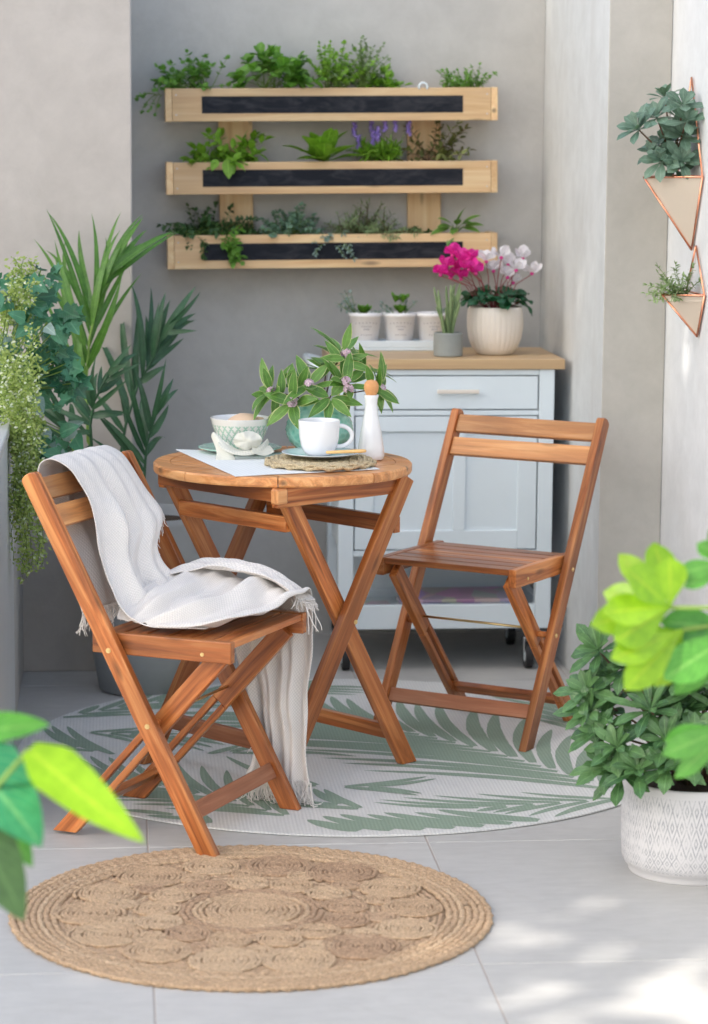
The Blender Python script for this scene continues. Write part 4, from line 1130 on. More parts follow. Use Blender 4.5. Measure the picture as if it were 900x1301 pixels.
def V(px, py, dy): return at(px, py, Y=bl.y-dy)
nr = Vector((0, -1, .25))
ribbon([V(272, 552, .045), V(277, 560, .075), V(281, 568, .09), V(285, 577, .100), V(287, 588, .103)], [.016, .022, .026, .038, .052], nr)
ribbon([V(340, 560, .052), V(332, 569, .075), V(318, 574, .088), V(302, 575, .094), V(288, 570, .094), V(279, 562, .085)], [.010, .022, .03, .032, .028, .02], Vector((0, -.5, 1)))
rc = V(317, 558, .088)
q0 = len(m.v); nr_ = 18
for jj in range(nr_+1):
    for kk in range(nr_+1):
        u_, v_ = kk/nr_*2-1, jj/nr_*2-1; sq = math.sqrt(max(0, 1-.5*v_*v_)); u2, v2 = u_*sq, v_*math.sqrt(max(0, 1-.5*u_*u_)); rr_ = math.hypot(u2, v2); th = math.atan2(v2, u2)
        dep = .016*(1-rr_*rr_)+.0055*rr_*math.sin(3*th+.8)+.003*rr_*math.sin(7*th)+.003*math.sin(u2*6+v2*3)
        m.v.append(rc+Vector((u2*.034-.004, -dep, v2*.0215-.003)))
for jj in range(nr_):
    for kk in range(nr_):
        a0 = q0+jj*(nr_+1)+kk; m.face([a0, a0+1, a0+nr_+2, a0+nr_+1])
ribbon([V(318, 571, .09), V(332, 574, .080), V(345, 570, .068)], [.03, .04, .03], Vector((0, -.3, 1)))
o = m.build('napkin', M['napkin'], smooth=True, solid=.0012, sub=1); tag(o, 'cream cloth napkin knotted in front of the bowl on the green plate', 'napkin')
# vase
vx = at(408, 560, Z=HT+.05)
VY = 6.045; vxx = at(406, 555, Y=VY).x
m = MB()
def vw(a, i, z): return 1+.028*math.sin(a*14+(i % 2)*math.pi)*(1 if 1 < i < 17 else 0)
prf = [(.032, 0), (.040, .002)]+[(.0785*math.sin(R(28+k*8.6))+.001, .058-.062*math.cos(R(28+k*8.6))) for k in range(14)]+[(.048, .116), (.05, .122), (.046, .122), (.042, .112), (.001, .105)]
m.lathe(prf, 84, wob=vw); 
o = m.build('vase', M['turq_glass'], loc=(vxx, VY, HT+.0008), smooth=True); tag(o, 'round dimpled turquoise vase behind the white cup', 'vase')
# flowering branches
br = empty('flowering_branches', (vxx, VY, HT+.10), 0, 'leafy cut branches with small pink flower clusters in the turquoise vase', 'flowers')
O = Vector((vxx, VY, HT+.10)); random.seed(5)
st_ = MB(); l = MB()
sprays = [((433, 448), .02, (.15, 0, 1), 11), ((393, 490), -.06, (-.1, -.5, .8), 10), ((344, 498), -.02, (-.8, -.2, .4), 10), ((440, 487), -.05, (.3, -.6, .6), 10), ((482, 493), -.02, (.8, -.2, .4), 9), ((372, 512), -.08, (-.5, -.7, .2), 8), ((415, 468), .03, (-.1, .2, 1), 8), ((463, 470), .03, (.5, .2, .6), 6), ((420, 505), -.09, (0, -1, .1), 6)]
for (q, dy, dr, nn_) in sprays:
    T = at(*q, Y=VY+dy)-O; Bs = Vector((rnd(-.02, .02), rnd(-.02, .01), .0)); mid = Bs.lerp(T, .5)+Vector((0, 0, .015))
    pts = [Bs+Vector((0, 0, -.06)), Bs, mid, T]; st_.tube(pts, [.0022, .002, .0018, .0015], 5)
    d = Vector(dr).normalized(); u = d.orthogonal().normalized(); v = d.cross(u)
    for k in range(nn_):
        a = 2*math.pi*k/nn_*1.62+rnd(-.2, .2); op = R(rnd(48, 85)); dd = d*math.cos(op)+(u*math.cos(a)+v*math.sin(a))*math.sin(op)
        base = T-d*.006*(k % 3)+dd*.004
        l.leaf(base, dd, d+Vector((0, -.3, .5)), rnd(.066, .094), rnd(.023, .030), 'ovate', 6, .18, rnd(.05, .35))
for (x, y, dx_, dz, L) in ((441, 430, .25, 1, .06), (425, 447, -.6, .8, .055), (452, 455, .9, .3, .05), (425, 455, -1, .1, .055), (455, 465, 1, -.3, .06), (484, 478, .4, .9, .05), (470, 478, -.3, 1, .045), (483, 505, .1, -1, .06), (492, 503, .8, -.5, .055), (340, 483, -.3, 1, .05), (358, 488, .0, 1, .055), (330, 502, -1, .1, .032), (350, 515, -.1, -1, .06), (396, 520, -.1, -1, .07), (440, 512, 0, -1, .07), (370, 480, .1, 1, .055), (385, 480, .3, .8, .05)):
    T = at(x, y, Y=VY+rnd(-.07, -.0))-O; d = Vector((dx_, rnd(-.35, 0), dz)); l.leaf(T-d.normalized()*L*.5, d, Vector((0, -1, .4)), L*1.15, .021, 'ovate', 6, .15, rnd(0, .3))
st_.build('twig', M['stem_brown'], br, smooth=True); l.build('foliage', M['leaf_varieg'], br, smooth=True)
for (x, y, dy) in ((440, 449, -.01), (393, 488, -.085), (345, 498, -.045), (371, 511, -.10), (440, 485, -.085), (443, 494, -.088), (484, 494, -.03)):
    T = at(x, y, Y=VY+dy)-O; f = MB()
    for k in range(30):
        d = sph(rnd(0, 6.28), rnd(-.9, 1.5)); p = T+d*.0100
        for s in range(4):
            a = s*math.pi/2+rnd(0, 1); u = d.orthogonal().normalized(); v = d.cross(u); f.leaf(p, (u*math.cos(a)+v*math.sin(a)+d*.35), d, .0066, .0050, 'ovate', 2, .1, .1)
    f.build('flower_cluster', M['petal_pink'], br, smooth=True)
# oil bottle
bx = at(473, 586, Z=HT)
e = empty('bottle', (bx.x, bx.y+.032, HT+.0008), 0, 'slender white ceramic bottle with round cork stopper at the table edge', 'bottle')
m = MB(); m.lathe([(.028, 0), (.0305, .002), (.0315, .010), (.0295, .030), (.0245, .062), (.0195, .090), (.0155, .112), (.0140, .128), (.0148, .140), (.0178, .150), (.0172, .1515), (.0145, .148), (.001, .146)], 16 if False else 48, wob=lambda a, i, z: 1+.012*math.cos(a*8)); m.build('body', M['white_glaze'], e, smooth=True)
m = MB(); m.lathe([(.0118, .147), (.0125, .152), (.0160, .160), (.0175, .169), (.0160, .178), (.0110, .184), (.001, .1865)], 28); m.build('stopper', M['cork'], e, smooth=True)

# ------------------------------------------------------------------ throw on the left chair
tw = empty('throw', (.1508, 5.3705, .0065), -.4872, 'white woven cotton throw with fringed ends draped over the left chair', 'blanket')
m = MB()
def drape(st, nu, nv, amps, freq, seed, uvs=(1, 1), zfloor=None, edge_amp=.0, keep=None):
    lo = [s[0] for s in st]; hi = [s[1] for s in st]; md = [s[2] if len(s) > 2 else (0,) for s in st]
    grid = []
    for j in range(nv+1):
        v = j/nv; A = Vector(cr(lo, v)); B = Vector(cr(hi, v)); row = []
        for i in range(nu+1):
            u = i/nu; row.append(A.lerp(B, u))
        grid.append(row)
    am = lambda v: cr([(a,) for a in amps], v)[0]
    b0 = len(m.v)
    out = []
    for j in range(nv+1):
        v = j/nv
        for i in range(nu+1):
            u = i/nu; p = grid[j][i]
            du = grid[j][min(i+1, nu)]-grid[j][max(i-1, 0)]; dv = grid[min(j+1, nv)][i]-grid[max(j-1, 0)][i]
            n = du.cross(dv)
            n = n.normalized() if n.length > 1e-9 else Vector((0, 0, 1))
            ph = u*freq*6.283+seed+1.6*noise.noise(Vector((u*2.2, v*2.6, seed)))+1.2*math.sin(v*4+seed)
            f = .5+.5*math.sin(ph); f = f**1.6*1.4-.45
            ph2 = u*(freq*2.15)*6.283+seed*2.3+2.6*noise.noise(Vector((u*1.6, v*1.9, seed+20)))-1.5*v; f = .72*f+.42*((.5+.5*math.sin(ph2))**1.4-.45)
            f2 = noise.noise(Vector((u*5.5+v*3, v*9, seed+9)))*.9+abs(noise.noise(Vector((u*7-v*3, v*7, seed+3))))*.5
            h = am(v)*(f+f2*.8)
            ed = edge_amp*noise.noise(Vector((v*9, seed*3, 0)))*(1 if u > .5 else -1)*(abs(u-.5)*2)**3
            q = p+n*h+du.normalized()*ed
            out.append((q, n))
            m.v.append(q)
    for j in range(nv):
        for i in range(nu):
            q = b0+j*(nu+1)+i; U0, U1, V0, V1 = i/nu*uvs[0], (i+1)/nu*uvs[0], j/nv*uvs[1], (j+1)/nv*uvs[1]
            m.face([q, q+1, q+nu+2, q+nu+1], [(U0, V0), (U1, V0), (U1, V1), (U0, V1)])
    return b0, nu, nv
# back-over-seat sheet
S1 = [((-.175, -.165, .475), (-.175, .10, .475)), ((-.225, -.155, .60), (-.225, .12, .60)), ((-.285, -.135, .70), (-.285, .13, .70)), ((-.300, -.125, .765), (-.300, .125, .765)),
      ((-.272, -.120, .792), (-.272, .118, .795)), ((-.222, -.112, .772), (-.222, .135, .772)), ((-.184, -.112, .71), (-.182, .165, .70)), ((-.148, -.118, .64), (-.143, .175, .645)),
      ((-.130, -.135, .57), (-.125, .120, .58)), ((-.085, -.160, .505), (-.085, .115, .52)), ((-.03, -.178, .475), (-.03, .13, .495)), ((.05, -.172, .468), (.05, .15, .49)), ((.10, -.140, .462), (.10, .17, .48))]
random.seed(3)
b1 = drape(S1, 70, 150, [.006, .006, .005, .003, .004, .008, .013, .019, .022, .021, .016, .011, .006], 2.2, 1.3, (1.0, 3.1), edge_amp=.016)
# seat-to-floor sheet over the far side
S2 = [((-.09, -.165, .470), (.02, -.178, .462)), ((-.10, -.10, .497), (.115, -.150, .464)), ((-.10, -.02, .515), (.165, -.10, .466)), ((-.10, .08, .530), (.195, .02, .476)), ((-.09, .150, .535), (.205, .10, .492)),
      ((-.05, .205, .515), (.200, .165, .490)), ((.0, .225, .46), (.188, .212, .455)), ((.0, .232, .36), (.178, .228, .36)), ((.02, .235, .25), (.165, .232, .25)), ((.035, .24, .15), (.165, .235, .15)), ((.02, .24, .06), (.172, .24, .05))]
b2 = drape(S2, 76, 150, [.005, .015, .022, .023, .018, .012, .010, .016, .021, .019, .012], 2.8, 4.1, (.9, 3.0), edge_amp=.010)
# rolled bunch along the far edge of the seat
S3 = [((-.14, .06, .50), (-.12, .17, .52)), ((-.08, .07, .535), (-.07, .18, .54)), ((.0, .09, .55), (.0, .20, .545)), ((.08, .10, .545), (.08, .205, .53)), ((.15, .10, .525), (.15, .20, .505)), ((.205, .10, .49), (.205, .185, .475))]
b3 = drape(S3, 30, 50, [.003, .007, .009, .009, .007, .003], 1.5, 7.7, (.4, 1.0), edge_amp=.006)
m.build('cloth', M['throw'], tw, smooth=True, solid=.0022)
fr = MB()
def fringe_done():
    global fr
    fr.build('fringe', M['throw_thread'], tw, smooth=True); fr = MB()
def fringe(p, d, L, n=7, wob=.25, r=.0009):
    pts = [Vector(p)]; d = Vector(d).normalized()
    for i in range(n):
        d = (d+Vector((rnd(-wob, wob), rnd(-wob, wob), rnd(-wob, wob)-.05))).normalized(); q = pts[-1]+d*L/n
        if q.z < .0015: q.z = .0015+rnd(0, .002); d.z = 0.05
        pts.append(q)
    fr.tube(pts, [r]*8, 4)
def grid_pt(B, i, j): return m.v[B[0]+j*(B[1]+1)+i]
for i in range(0, 77):   # bottom edge of the hanging end
    for _ in range(3): fringe(grid_pt(b2, i, 150)+Vector((rnd(-.002, .002), rnd(-.004, .004), .004)), (rnd(-.15, .3), .05, -1), rnd(.045, .085))
fringe_done()
for i in range(0, 71):
    for _ in range(2): fringe(grid_pt(b1, i, 0), (rnd(-.1, .1), 0, -1), rnd(.03, .055))
fringe_done()
for j in range(60, 100):  # edge tassels on the right side of the back fall
    fringe(grid_pt(b1, 70, j), (.15, .25, -1), rnd(.015, .03))
fringe_done()
for i in range(31):
    for _ in range(2): fringe(grid_pt(b3, i, 50)+Vector((rnd(-.02, .0), 0, rnd(-.002, .005))), (.6, rnd(-.8, .3), rnd(-1.4, -.2)), rnd(.015, .035), wob=.5)
fringe_done()
for j in range(72, 150, 2): fringe(grid_pt(b2, 0, j), (-.4, .1, -1), rnd(.02, .04))
fringe_done()
for _ in range(4): fringe((.215, .13+rnd(-.02, .02), .472), (.3, -.1, -1), .06, wob=.2, r=.0012)
fringe_done()

# ------------------------------------------------------------------ palm in grey pot
PP = Vector((.06, 6.79, 0))
pm = empty('potted_palm', (PP.x, PP.y, 0), 0, 'tall dark green palm in a tapered grey concrete pot by the beige wall', 'potted plant')
m = MB(); m.lathe([(.105, 0), (.118, .004), (.135, .10), (.158, .28), (.172, .46), (.176, .478), (.168, .478), (.162, .45), (.001, .44)], 64); m.build('pot', M['grey_pot'], pm, smooth=True)
m = MB(); m.lathe([(.160, .43), (.160, .45), (.001, .455)], 32); m.build('soil', M['soil'], pm)
def frond(pix, tips, mat, Yf, stem_from, W=.022, smat='palm_stem', arc=.12, side=None):
    """pix: image guide of the rachis at depth Yf; tips: (t on rachis, guide tip)"""
    P = [at(x, y, Y=Yf)-PP for x, y in pix]
    fo = empty_part('frond', pm)
    s = MB(); base = Vector((stem_from[0], stem_from[1], .44)); full = [base, base.lerp(P[0], .5)+Vector((0, 0, .02))]+P
    s.tube(full, [.006, .0052]+[.0045-.003*i/len(P) for i in range(len(P))], 6)
    l = MB(); n = len(P)-1
    tips = [(t, tip) for t, tip in tips]+[(max(0, t-.07), (tip[0]+rnd(-16, 16), tip[1]+rnd(0, 30))) for t, tip in tips if rnd(0, 1) < .25]
    for (t, tip) in tips:
        f = min(t*.84*n, n-.001); i = int(f); q = P[i].lerp(P[i+1], f-i); T = at(tip[0], tip[1], Y=Yf+rnd(-.10, .10)+(side or 0))-PP
        d = T-q; L = d.length; d.normalize(); d = (d+Vector((0, 0, arc))).normalized()
        l.leaf(q, d, Vector((rnd(-.5, .5), -1, .25)), L*1.12, W*rnd(.58, .92), 'palm', 9, .22, arc*4.0*rnd(.5, 1.7))
    s.build('stalk', M[smat], fo, smooth=True); l.build('leaflets', M[mat], fo, smooth=True)
def empty_part(name, parent):
    o = bpy.data.objects.new(name, None); col.objects.link(o); o.parent = parent; o.empty_display_size = .02; return o
random.seed(21)
frond([(112, 560), (110, 480), (114, 430), (124, 385), (138, 340), (152, 310)],
      [(.32, (57, 318)), (.36, (50, 297)), (.42, (55, 298)), (.50, (72, 280)), (.58, (80, 262)), (.62, (86, 290)), (.18, (85, 400)), (.14, (88, 430)), (.24, (70, 350)), (.3, (150, 380)), (.42, (146, 330)), (.55, (128, 300)), (.66, (140, 268)), (.74, (158, 272)), (.82, (178, 276)), (.88, (188, 292)), (.94, (172, 300)), (1, (180, 282)), (.78, (148, 300)), (.48, (170, 330)), (.36, (175, 350)), (.9, (218, 290))],
      'leaf_palm', 6.80, (-.05, .0), .024)
frond([(150, 600), (160, 540), (175, 490), (195, 455), (210, 420), (222, 395)],
      [(.3, (128, 408)), (.38, (145, 392)), (.3, (140, 450)), (.45, (172, 400)), (.55, (184, 370)), (.62, (200, 362)), (.7, (206, 372)), (.78, (212, 380)), (.86, (244, 372)), (.92, (250, 398)), (.97, (255, 388)), (1, (246, 410)), (.6, (222, 440)), (.5, (206, 470)), (.72, (236, 420)), (.2, (120, 500)), (.24, (150, 430)), (.64, (190, 400))],
      'leaf_palmdark', 6.95, (.04, .04), .026, 'leaf_palmdark')
frond([(118, 590), (115, 540), (120, 510), (135, 480), (150, 460)],
      [(.2, (58, 505)), (.3, (62, 520)), (.35, (75, 485)), (.4, (90, 490)), (.5, (100, 478)), (.55, (110, 470)), (.6, (118, 465)), (.7, (130, 462)), (.8, (142, 470)), (.9, (165, 442)), (1, (172, 448)), (.7, (160, 480)), (.5, (150, 500)), (.4, (145, 530)), (.95, (150, 470)), (.25, (85, 555)), (.15, (100, 590)), (.3, (60, 470))],
      'leaf_palmdark', 6.62, (-.04, -.05), .020, 'leaf_palmdark')
frond([(182, 640), (184, 600), (186, 570), (196, 530), (206, 505)],
      [(.2, (122, 560)), (.3, (126, 536)), (.4, (138, 538)), (.5, (148, 518)), (.6, (158, 484)), (.65, (172, 500)), (.8, (212, 470)), (.9, (222, 484)), (1, (218, 500)), (.7, (220, 520)), (.5, (208, 540)), (.95, (225, 492)), (.15, (140, 580)), (.75, (178, 478))],
      'leaf_palmdark', 6.66, (.05, -.03), .024, 'leaf_palmdark')
frond([(95, 600), (92, 560), (85, 540), (75, 530)],
      [(.4, (40, 540)), (.6, (45, 520)), (.8, (50, 500)), (1, (40, 510)), (.3, (60, 580)), (.9, (60, 490)), (.5, (95, 500))],
      'leaf_palmdark', 6.72, (-.06, .0), .022)

# ------------------------------------------------------------------ greenery on the raised planter (left edge)
random.seed(31)
def lobes_plant(name, lab, pts, Yc, mats, size, shape, n, group=None, dr=(0, -.4, -.5)):
    e = empty(name, (-.30, Yc, .79), 0, lab, 'plant', group); O_ = Vector((-.30, Yc, .79))
    l, s = MB(), MB()
    for (x, y, r) in pts:
        for k in range(n):
            a = rnd(0, 6.28); q = math.sqrt(rnd(0, 1))*r
            P = at(x+q*math.cos(a), y+q*math.sin(a), Y=Yc+rnd(-.12, .12))-O_
            d = Vector((rnd(-.8, 1), rnd(-.8, 0), rnd(-1, .4))); nn = Vector((rnd(-.4, .4), -1, rnd(.1, .8))); sz = size*rnd(.5, 1.4)
            mi_ = random.randrange(len(mats))
            if shape: l.shape_leaf(P, d, nn, sz, shape, mi_, .25)
            else: l.leaf(P, d, nn, sz, sz*.72, 'heart', 5, .2, .4, mi_, .05)
            if k % 4 == 0: s.tube([Vector((0, 0, 0)), P*.5+Vector((0, 0, .03)), P], .0015, 4)
    l.build('foliage', mats, e, smooth=True); s.build('stem', M['stem_green'], e)
lobes_plant('ivy', 'dark green ivy with lobed leaves beside the palm at the left', [(60, 430, 30), (45, 480, 25), (80, 470, 20), (85, 405, 14), (75, 500, 16), (55, 360, 22), (95, 480, 14), (60, 570, 18), (30, 440, 25), (15, 370, 22), (12, 470, 16), (40, 395, 20), (75, 440, 16)], 6.25, [M['leaf_ivy'], M['leaf_deep'], M['leaf_ivy']], .036, IVY, 15)
lobes_plant('silver_ivy', 'silvery grey green broad leaved plant among the trailing greenery', [(28, 400, 18), (45, 395, 15), (40, 500, 10), (85, 545, 16), (12, 430, 20), (68, 415, 12), (8, 380, 16), (62, 562, 10), (85, 580, 10)], 6.18, [M['leaf_silver'], M['leaf_ivy']], .046, None, 6)
e = empty('flowering_creeper', (-.30, 6.1, .79), 0, 'pale yellow green creeper trailing down from the planter box edge', 'plant'); O_ = Vector((-.30, 6.1, .79))
l, s = MB(), MB()
def trail(px0, py0, px1, py1, Y_, dens):
    A, B = at(px0, py0, Y=Y_), at(px1, py1, Y=Y_-.02); n = 26
    pts = []
    for i in range(n+1):
        t = i/n; p = A.lerp(B, t)+Vector((.010*math.sin(t*9+px0)+rnd(-.004, .004), rnd(-.006, .006), 0)); pts.append(p-O_)
    s.tube(pts, .0009, 4)
    for p in pts:
        for k in range(dens):
            d = sph(rnd(0, 6.28), rnd(-.9, .9)); q = p+d*rnd(.0, .014)
            l.leaf(q, d, Vector((rnd(-1, 1), -1, .5)), rnd(.007, .014), rnd(.005, .008), 'ovate', 2, .2, .2, 0 if rnd(0, 1) < .86 else 1)
random.seed(33)
for k in range(24):
    x0 = rnd(18, 44); trail(x0, rnd(450, 560), x0+rnd(-4, 14), rnd(600, 735), rnd(6.02, 6.14), 6)
for k in range(13):
    x0 = rnd(-6, 46); y0 = rnd(400, 480); trail(x0, y0, x0+rnd(-5, 10), y0+rnd(60, 140), rnd(6.02, 6.16), 5)
for k in range(5):
    x0 = rnd(0, 20); y0 = rnd(360, 420); trail(x0, y0, x0+rnd(-8, 30), y0-rnd(20, 50), rnd(6.1, 6.2), 5)
for k in range(6): trail(rnd(5, 40), 350+rnd(0, 70), rnd(0, 46), 325+rnd(0, 25), 6.2, 3)
l.build('foliage', [M['leaf_yellow'], M['leaf_cream']], e, smooth=True); s.build('stem', M['stem_green'], e)

# ------------------------------------------------------------------ copper wall planters
def wall_planter(apex, near, far, bottom, fdist, zr, label, name='hanging_planter'):
    e = empty(name, (XS-.003, apex[0], bottom[1]), 0, label, 'planter', 'copper wall planters on the white side wall')
    O_ = Vector((XS-.003, apex[0], bottom[1]))
    X = XS-.006
    A = Vector((X, apex[0], apex[1]))-O_; Nn = Vector((X, near, zr))-O_; Fr = Vector((X, far, zr))-O_; Bt = Vector((X, bottom[0], bottom[1]))-O_
    F = Vector((X-fdist, (near+far)/2, zr-.004))-O_
    f = MB()
    for p, q in ((A, Nn), (A, Fr), (Nn, Bt), (Fr, Bt), (Nn, F), (Fr, F), (F, Bt), (Nn, Fr)): f.tube([p, q], .0026, 8)
    f.build('wire_frame', M['copper'], e, smooth=True)
    c = (Nn+Fr+F+Bt)/4; sh = lambda p: c+(p-c)*.95; a_, b_, c2, d_ = sh(Nn), sh(Fr), sh(F), sh(Bt)
    p_ = MB(); dn = Vector((0, 0, -.010)); i_ = [len(p_.v)+k for k in range(3)]
    p_.v += [a_, b_, c2, d_]; p_.v += [c+(v-c)*.9 for v in (a_, b_, c2)]
    p_.v += [v+Vector((0, 0, -.012)) for v in p_.v[4:7]]
    p_.face([0, 3, 2]); p_.face([2, 3, 1]); p_.face([1, 3, 0])
    for (x, y) in ((0, 1), (1, 2), (2, 0)): p_.face([x, y, y+4, x+4]); p_.face([x+4, y+4, y+7, x+7])
    p_.build('pocket', M['terra_white'], e)
    so = MB(); so.v += p_.v[7:10]; so.face([0, 1, 2]); so.build('soil', M['soil'], e)
    return e, O_, F
e1, O1, F1 = wall_planter((6.288, 1.623), 6.14, 6.42, (6.238, 1.203), .115, 1.383, 'upper copper wire triangle planter with broad grey green leaves')
e2, O2, F2 = wall_planter((6.19, 1.215), 6.085, 6.285, (6.153, .996), .082, 1.100, 'lower copper wire triangle planter with small leaved sprigs')
random.seed(41)
l, s = MB(), MB(); bp = Vector((-.045, -.01, .185))
for (x, y, n_, L) in ((812, 165, 7, .058), (845, 125, 6, .05), (835, 150, 6, .055), (862, 150, 6, .06), (850, 185, 7, .065), (878, 175, 7, .06), (885, 200, 6, .055), (842, 205, 7, .055), (866, 205, 7, .055), (868, 135, 5, .055), (882, 155, 5, .055), (830, 195, 5, .05), (858, 215, 5, .045)):
    T = at(x, y, Y=6.27+rnd(-.09, .09))-O1; T.x = min(T.x, -.035)
    s.tube([bp, bp.lerp(T, .5)+Vector((0, 0, .012)), T], [.003, .0025, .002], 5)
    rosette(l, T, (T-bp).normalized()+Vector((-.2, -.5, .3)), n_, L*1.15, L*.48, 'obov', 62, 0, 2)
l.build('foliage', M['leaf_pittblue'], e1, smooth=True); s.build('stem', M['stem_brown'], e1, smooth=True)
herb('', '', (-.035, -.01, .10), 1.6, 24, .095, (.016, .006), M['leaf_rosemary'], M['stem_green'], '', 15, 80, .1, 9, .015, parent=e2, az=(120, 330))

# ------------------------------------------------------------------ white pot with pittosporum, right
QP = Vector((1.150, 4.985, 0))
e = empty('potted_shrub', (QP.x, QP.y, 0), 0, 'glossy leaved shrub in a white patterned ceramic pot on the right', 'potted plant')
def patmat():
    m_, t, b = nt('patterned_ceramic')
    uv = coords(t, (46, 11, 1), 'UV'); sp = N(t, 'ShaderNodeSeparateXYZ'); t.links.new(uv, sp.inputs[0])
    def mm(op, a, b_=None):
        n = N(t, 'ShaderNodeMath', operation=op)
        for i, q in enumerate((a, b_)):
            if q is None: continue
            if isinstance(q, (int, float)): n.inputs[i].default_value = q
            else: t.links.new(q, n.inputs[i])
        return n.outputs[0]
    fx = mm('ABSOLUTE', mm('SUBTRACT', mm('FRACT', sp.outputs[0]), .5)); fy = mm('ABSOLUTE', mm('SUBTRACT', mm('FRACT', sp.outputs[1]), .5))
    dd_ = mm('ADD', fx, fy); w = mm('FRACT', mm('MULTIPLY', dd_, 3.0)); ln_ = mm('LESS_THAN', mm('ABSOLUTE', mm('SUBTRACT', w, .5)), .17)
    n = noi(t, coords(t), 45, 5, .7)
    wear = ramp(t, n, [(.40, (.15,)*3), (.58, (1,)*3)])
    f = mix(t, 1.0, ln_, wear, 'MULTIPLY')
    tc = N(t, 'ShaderNodeTexCoord'); s2 = N(t, 'ShaderNodeSeparateXYZ'); t.links.new(tc.outputs['Object'], s2.inputs[0])
    zz = mm('MULTIPLY', mm('GREATER_THAN', s2.outputs[2], .022), mm('LESS_THAN', s2.outputs[2], .178))
    f = mix(t, 1.0, f, zz, 'MULTIPLY')
    c = mix(t, f, (.66, .65, .66), (.36, .37, .40)); t.links.new(c, b.inputs['Base Color']); b.inputs['Roughness'].default_value = .6
    inv = mm('SUBTRACT', 1.0, f); bump(t, b, inv, .6, .003)
    return m_
m = MB(); m.lathe([(.122, 0), (.124, .003), (.125, .014), (.132, .018), (.1375, .03), (.1395, .06), (.140, .12), (.1405, .19), (.1395, .195), (.135, .195), (.133, .18), (.001, .17)], 96); m.build('pot', patmat(), e, smooth=True)
m = MB(); m.lathe([(.132, .168), (.132, .175), (.001, .182)], 30); m.build('soil', M['soil'], e)
random.seed(51)
l, s = MB(), MB()
for k in range(38):
    a = rnd(0, 6.28); el = R(rnd(-8, 88)); rr = rnd(.12, .215); d = sph(a, el)
    T = Vector((d.x*rr*.92, d.y*rr*.8, .235+d.z*rr*.95+rnd(-.01, .02)))
    s.tube([(d.x*.02, d.y*.02, .17), (T.x*.5, T.y*.5, (.17+T.z)/2+.02), T], [.0035, .0028, .002], 5)
    rosette(l, T, (T-Vector((0, 0, .16))).normalized()+Vector((0, -.3, .35)), random.choice((6, 7, 7, 8)), rnd(.055, .092), rnd(.020, .030), 'obov', 70, 0, 2, .35)
for (x, y, dy) in ((762, 828, .02), (752, 905, -.02), (765, 930, -.05), (772, 975, -.08), (790, 985, -.1), (748, 880, 0), (795, 850, 0), (812, 980, -.14), (775, 860, .02), (850, 975, -.16), (880, 960, -.15), (820, 820, .0), (785, 950, -.1)):
    T = at(x, y, Y=QP.y+dy)-QP; s.tube([(0, 0, .17), (T.x*.5, T.y*.5, (.17+T.z)/2+.03), T], [.0035, .0028, .002], 5)
    rosette(l, T, Vector((T.x*2, -.4, .5)), 7, .080, .027, 'obov', 70, 0, 2, .4)
l.build('foliage', M['leaf_pitt'], e, smooth=True); s.build('stem', M['stem_brown'], e, smooth=True)

# ------------------------------------------------------------------ foreground plants
def wirelike(mb, pts, r0, r1): mb.tube(pts, [r0+(r1-r0)*i/(len(pts)-1) for i in range(len(pts))], 7)
YF = 3.2
e = empty('foliage_plant', (-.36, 3.2, 0), 0, 'close foreground plant with big green leaves reaching in at the lower left', 'plant')
O_ = Vector((-.36, 3.2, 0))
m = MB(); m.lathe([(.10, 0), (.12, .01), (.15, .26), (.16, .27), (.15, .27), (.14, .25), (.001, .24)], 40); m.build('pot', M['grey_pot'], e, smooth=True)
s = MB()
def bigleaf(b_, t_, W, mat, yb, yt, nrm, curl=.15, fold=.12, prof='heart'):
    B, T = at(*b_, Y=yb)-O_, at(*t_, Y=yt)-O_; l = MB(); d = T-B
    l.leaf(B, d+Vector((0, 0, .06*d.length)), nrm, d.length*1.03, W, prof, 14, fold, curl, 0, .015); l.build('leaf', mat, e, smooth=True)
    s.tube([(0, 0, .24), Vector((B.x*.4, B.y*.4, B.z*.75)), B], [.006, .004, .003], 6)
bigleaf((-62, 935), (60, 923), .074, M['leaf_fggreen'], 3.25, 3.22, (0, -.6, 1), .1)
bigleaf((-50, 955), (52, 1066), .115, M['leaf_teal'], 3.20, 3.12, (.3, -.8, .75), .25)
bigleaf((37, 952), (172, 1080), .076, M['leaf_lime'], 3.16, 3.10, (.35, -.8, .6), -.1, .14, 'heart')
bigleaf((-20, 1010), (40, 1100), .06, M['leaf_fggreen'], 3.22, 3.2, (.4, -.8, .5), .1)
bigleaf((-40, 1040), (36, 1172), .085, M['leaf_dark'], 3.14, 3.16, (.5, -1, .3), .2)
s.build('stem', M['stem_green'], e, smooth=True)

e = empty('umbrella_plant', (1.14, 3.62, 0), 0, 'bright lime green whorled leaves of a plant close at the right edge', 'plant')
O_ = Vector((1.14, 3.62, 0))
m = MB(); m.lathe([(.10, 0), (.12, .01), (.145, .24), (.155, .25), (.145, .25), (.135, .23), (.001, .22)], 40); m.build('pot', M['grey_pot'], e, smooth=True)
s = MB(); main = [Vector((0, 0, .2)), Vector((.01, .0, .5)), Vector((-.10, 0, .75)), Vector((-.12, .02, 1.0))]; s.tube(main, [.009, .008, .006, .004], 7)
def leafset(L, mat, c, yc):
    C = at(*c, Y=yc)-O_; s.tube([main[2], main[2].lerp(C, .5)+Vector((0, 0, .02)), C], .003, 6)
    l = MB()
    for (x, y, W, dy) in L:
        T = at(x, y, Y=yc+dy)-O_; d = T-C; l.leaf(C, d, Vector((rnd(-.3, .3), -1, rnd(.2, .6))), d.length*1.05, W, 'obov', 9, .12, rnd(-.1, .25))
    l.build('leaf_whorl', mat, e, smooth=True)
random.seed(61)
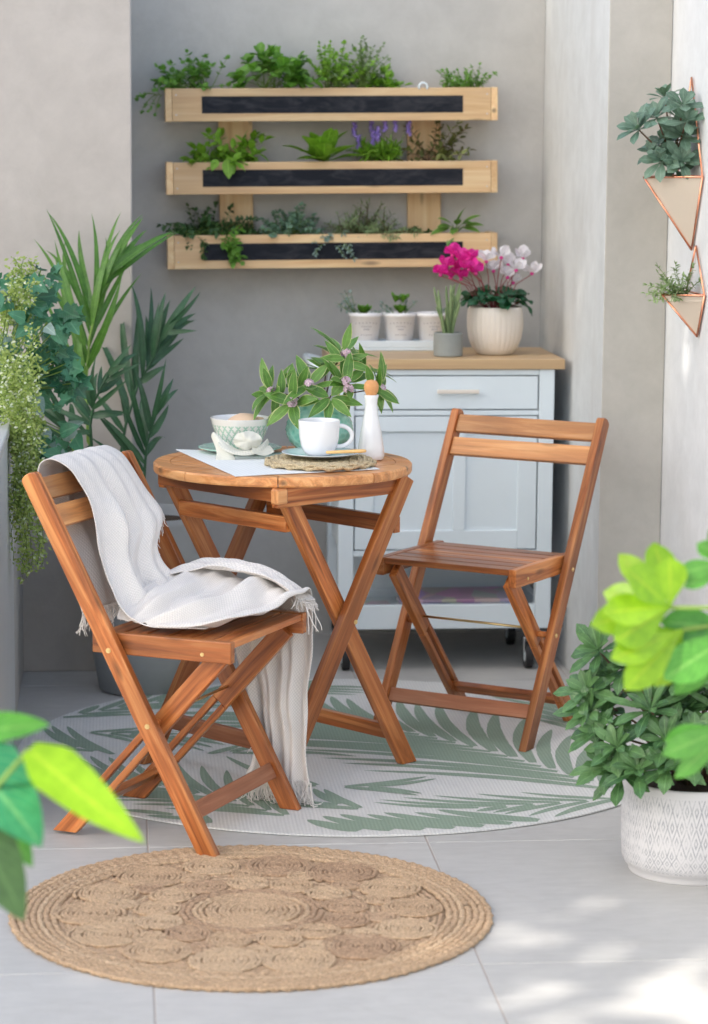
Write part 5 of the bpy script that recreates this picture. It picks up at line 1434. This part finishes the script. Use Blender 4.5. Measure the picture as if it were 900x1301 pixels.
leafset([(758, 790, .050, -.02), (770, 752, .045, .05), (790, 708, .038, .07), (835, 690, .050, .05), (852, 712, .050, -.01), (800, 725, .052, -.06), (775, 775, .050, -.06), (785, 812, .055, -.03)], M['leaf_lime'], (852, 772), 3.58)
leafset([(778, 838, .045, -.05), (798, 872, .050, -.03), (835, 868, .05, .02), (800, 845, .05, .02), (790, 815, .04, .05)], M['leaf_lime'], (868, 800), 3.60)
leafset([(850, 955, .038, -.06), (848, 940, .035, .0), (866, 985, .03, -.05), (880, 960, .035, .02)], M['leaf_fggreen'], (925, 925), 3.58)
leafset([(848, 860, .06, -.02), (850, 820, .05, .03), (900, 850, .05, .0), (845, 790, .05, .02), (860, 880, .04, .03)], M['leaf_fggreen'], (940, 800), 3.60)
leafset([(864, 728, .030, -.02), (872, 745, .025, -.02), (888, 690, .03, .02), (905, 668, .035, 0)], M['leaf_fggreen'], (925, 715), 3.6)
s.build('stem', M['stem_green'], e, smooth=True)

# ------------------------------------------------------------------ unseen tree added outside the frame to block the sun from the patio
random.seed(71)
tc = Vector((.6, 5.9, .8)) - SUN_TRAVEL*8.5
tre = empty('added_shade_tree', (tc.x-.4, tc.y-.5, 0), 0, 'unseen leafy tree added beside the patio to block the sun', 'tree')
Ot = Vector((tc.x-.4, tc.y-.5, 0))
bx_, by_ = SUN_TRAVEL.orthogonal().normalized(), None
by_ = SUN_TRAVEL.cross(bx_)
l = MB()
GAPS = [(.88, 4.70, 0, .30, .11), (.86, 4.36, 0, .40, .17), (1.15, 4.15, 0, .30, .22), (.02, 3.98, 0, .20, .12), (.75, 3.62, .80, .20, .22), (-.1, 3.2, .65, .2, .2), (1.41, 6.1, 1.25, .09, .10), (.75, 4.02, 0, .3, .12)]  # openings left in the added crown so sun patches land on chosen spots
for k in range(13000):
    a = rnd(0, 6.28); r = math.sqrt(rnd(0, 1))*2.35; p = tc+(bx_*math.cos(a)+by_*math.sin(a))*r+SUN_TRAVEL*rnd(-.7, .7)
    hole = False
    for (gx, gy, gz, rx, ry) in GAPS:
        t = (gz-p.z)/SUN_TRAVEL.z; q = p+SUN_TRAVEL*t
        if ((q.x-gx)/rx)**2+((q.y-gy)/ry)**2 < 1 and rnd(0, 1) < .97: hole = True
    if hole: continue
    d = sph(rnd(0, 6.28), rnd(-1, .6)); l.leaf(p-Ot, d, Vector((rnd(-1, 1), rnd(-1, 1), 1)), rnd(.20, .28), rnd(.12, .16), 'ovate', 2, .1, .1)
l.build('crown', M['leaf_mid'], tre)
s = MB(); s.tube([(0, 0, 0), (.05, .05, 1.5), (.1, .1, 3.0), (tc-Ot)+Vector((0, 0, -.5)), (tc-Ot)+Vector((0, 0, .8))], [.16, .13, .11, .08, .03], 10)
for k in range(9):
    a = k*.7; s.tube([(.1, .1, 3.0+.2*k), (tc-Ot)+Vector((math.cos(a)*1.4, math.sin(a)*1.4, -.6+.2*k))], [.05, .015], 6)
s.build('trunk', M['stem_brown'], tre, smooth=True)
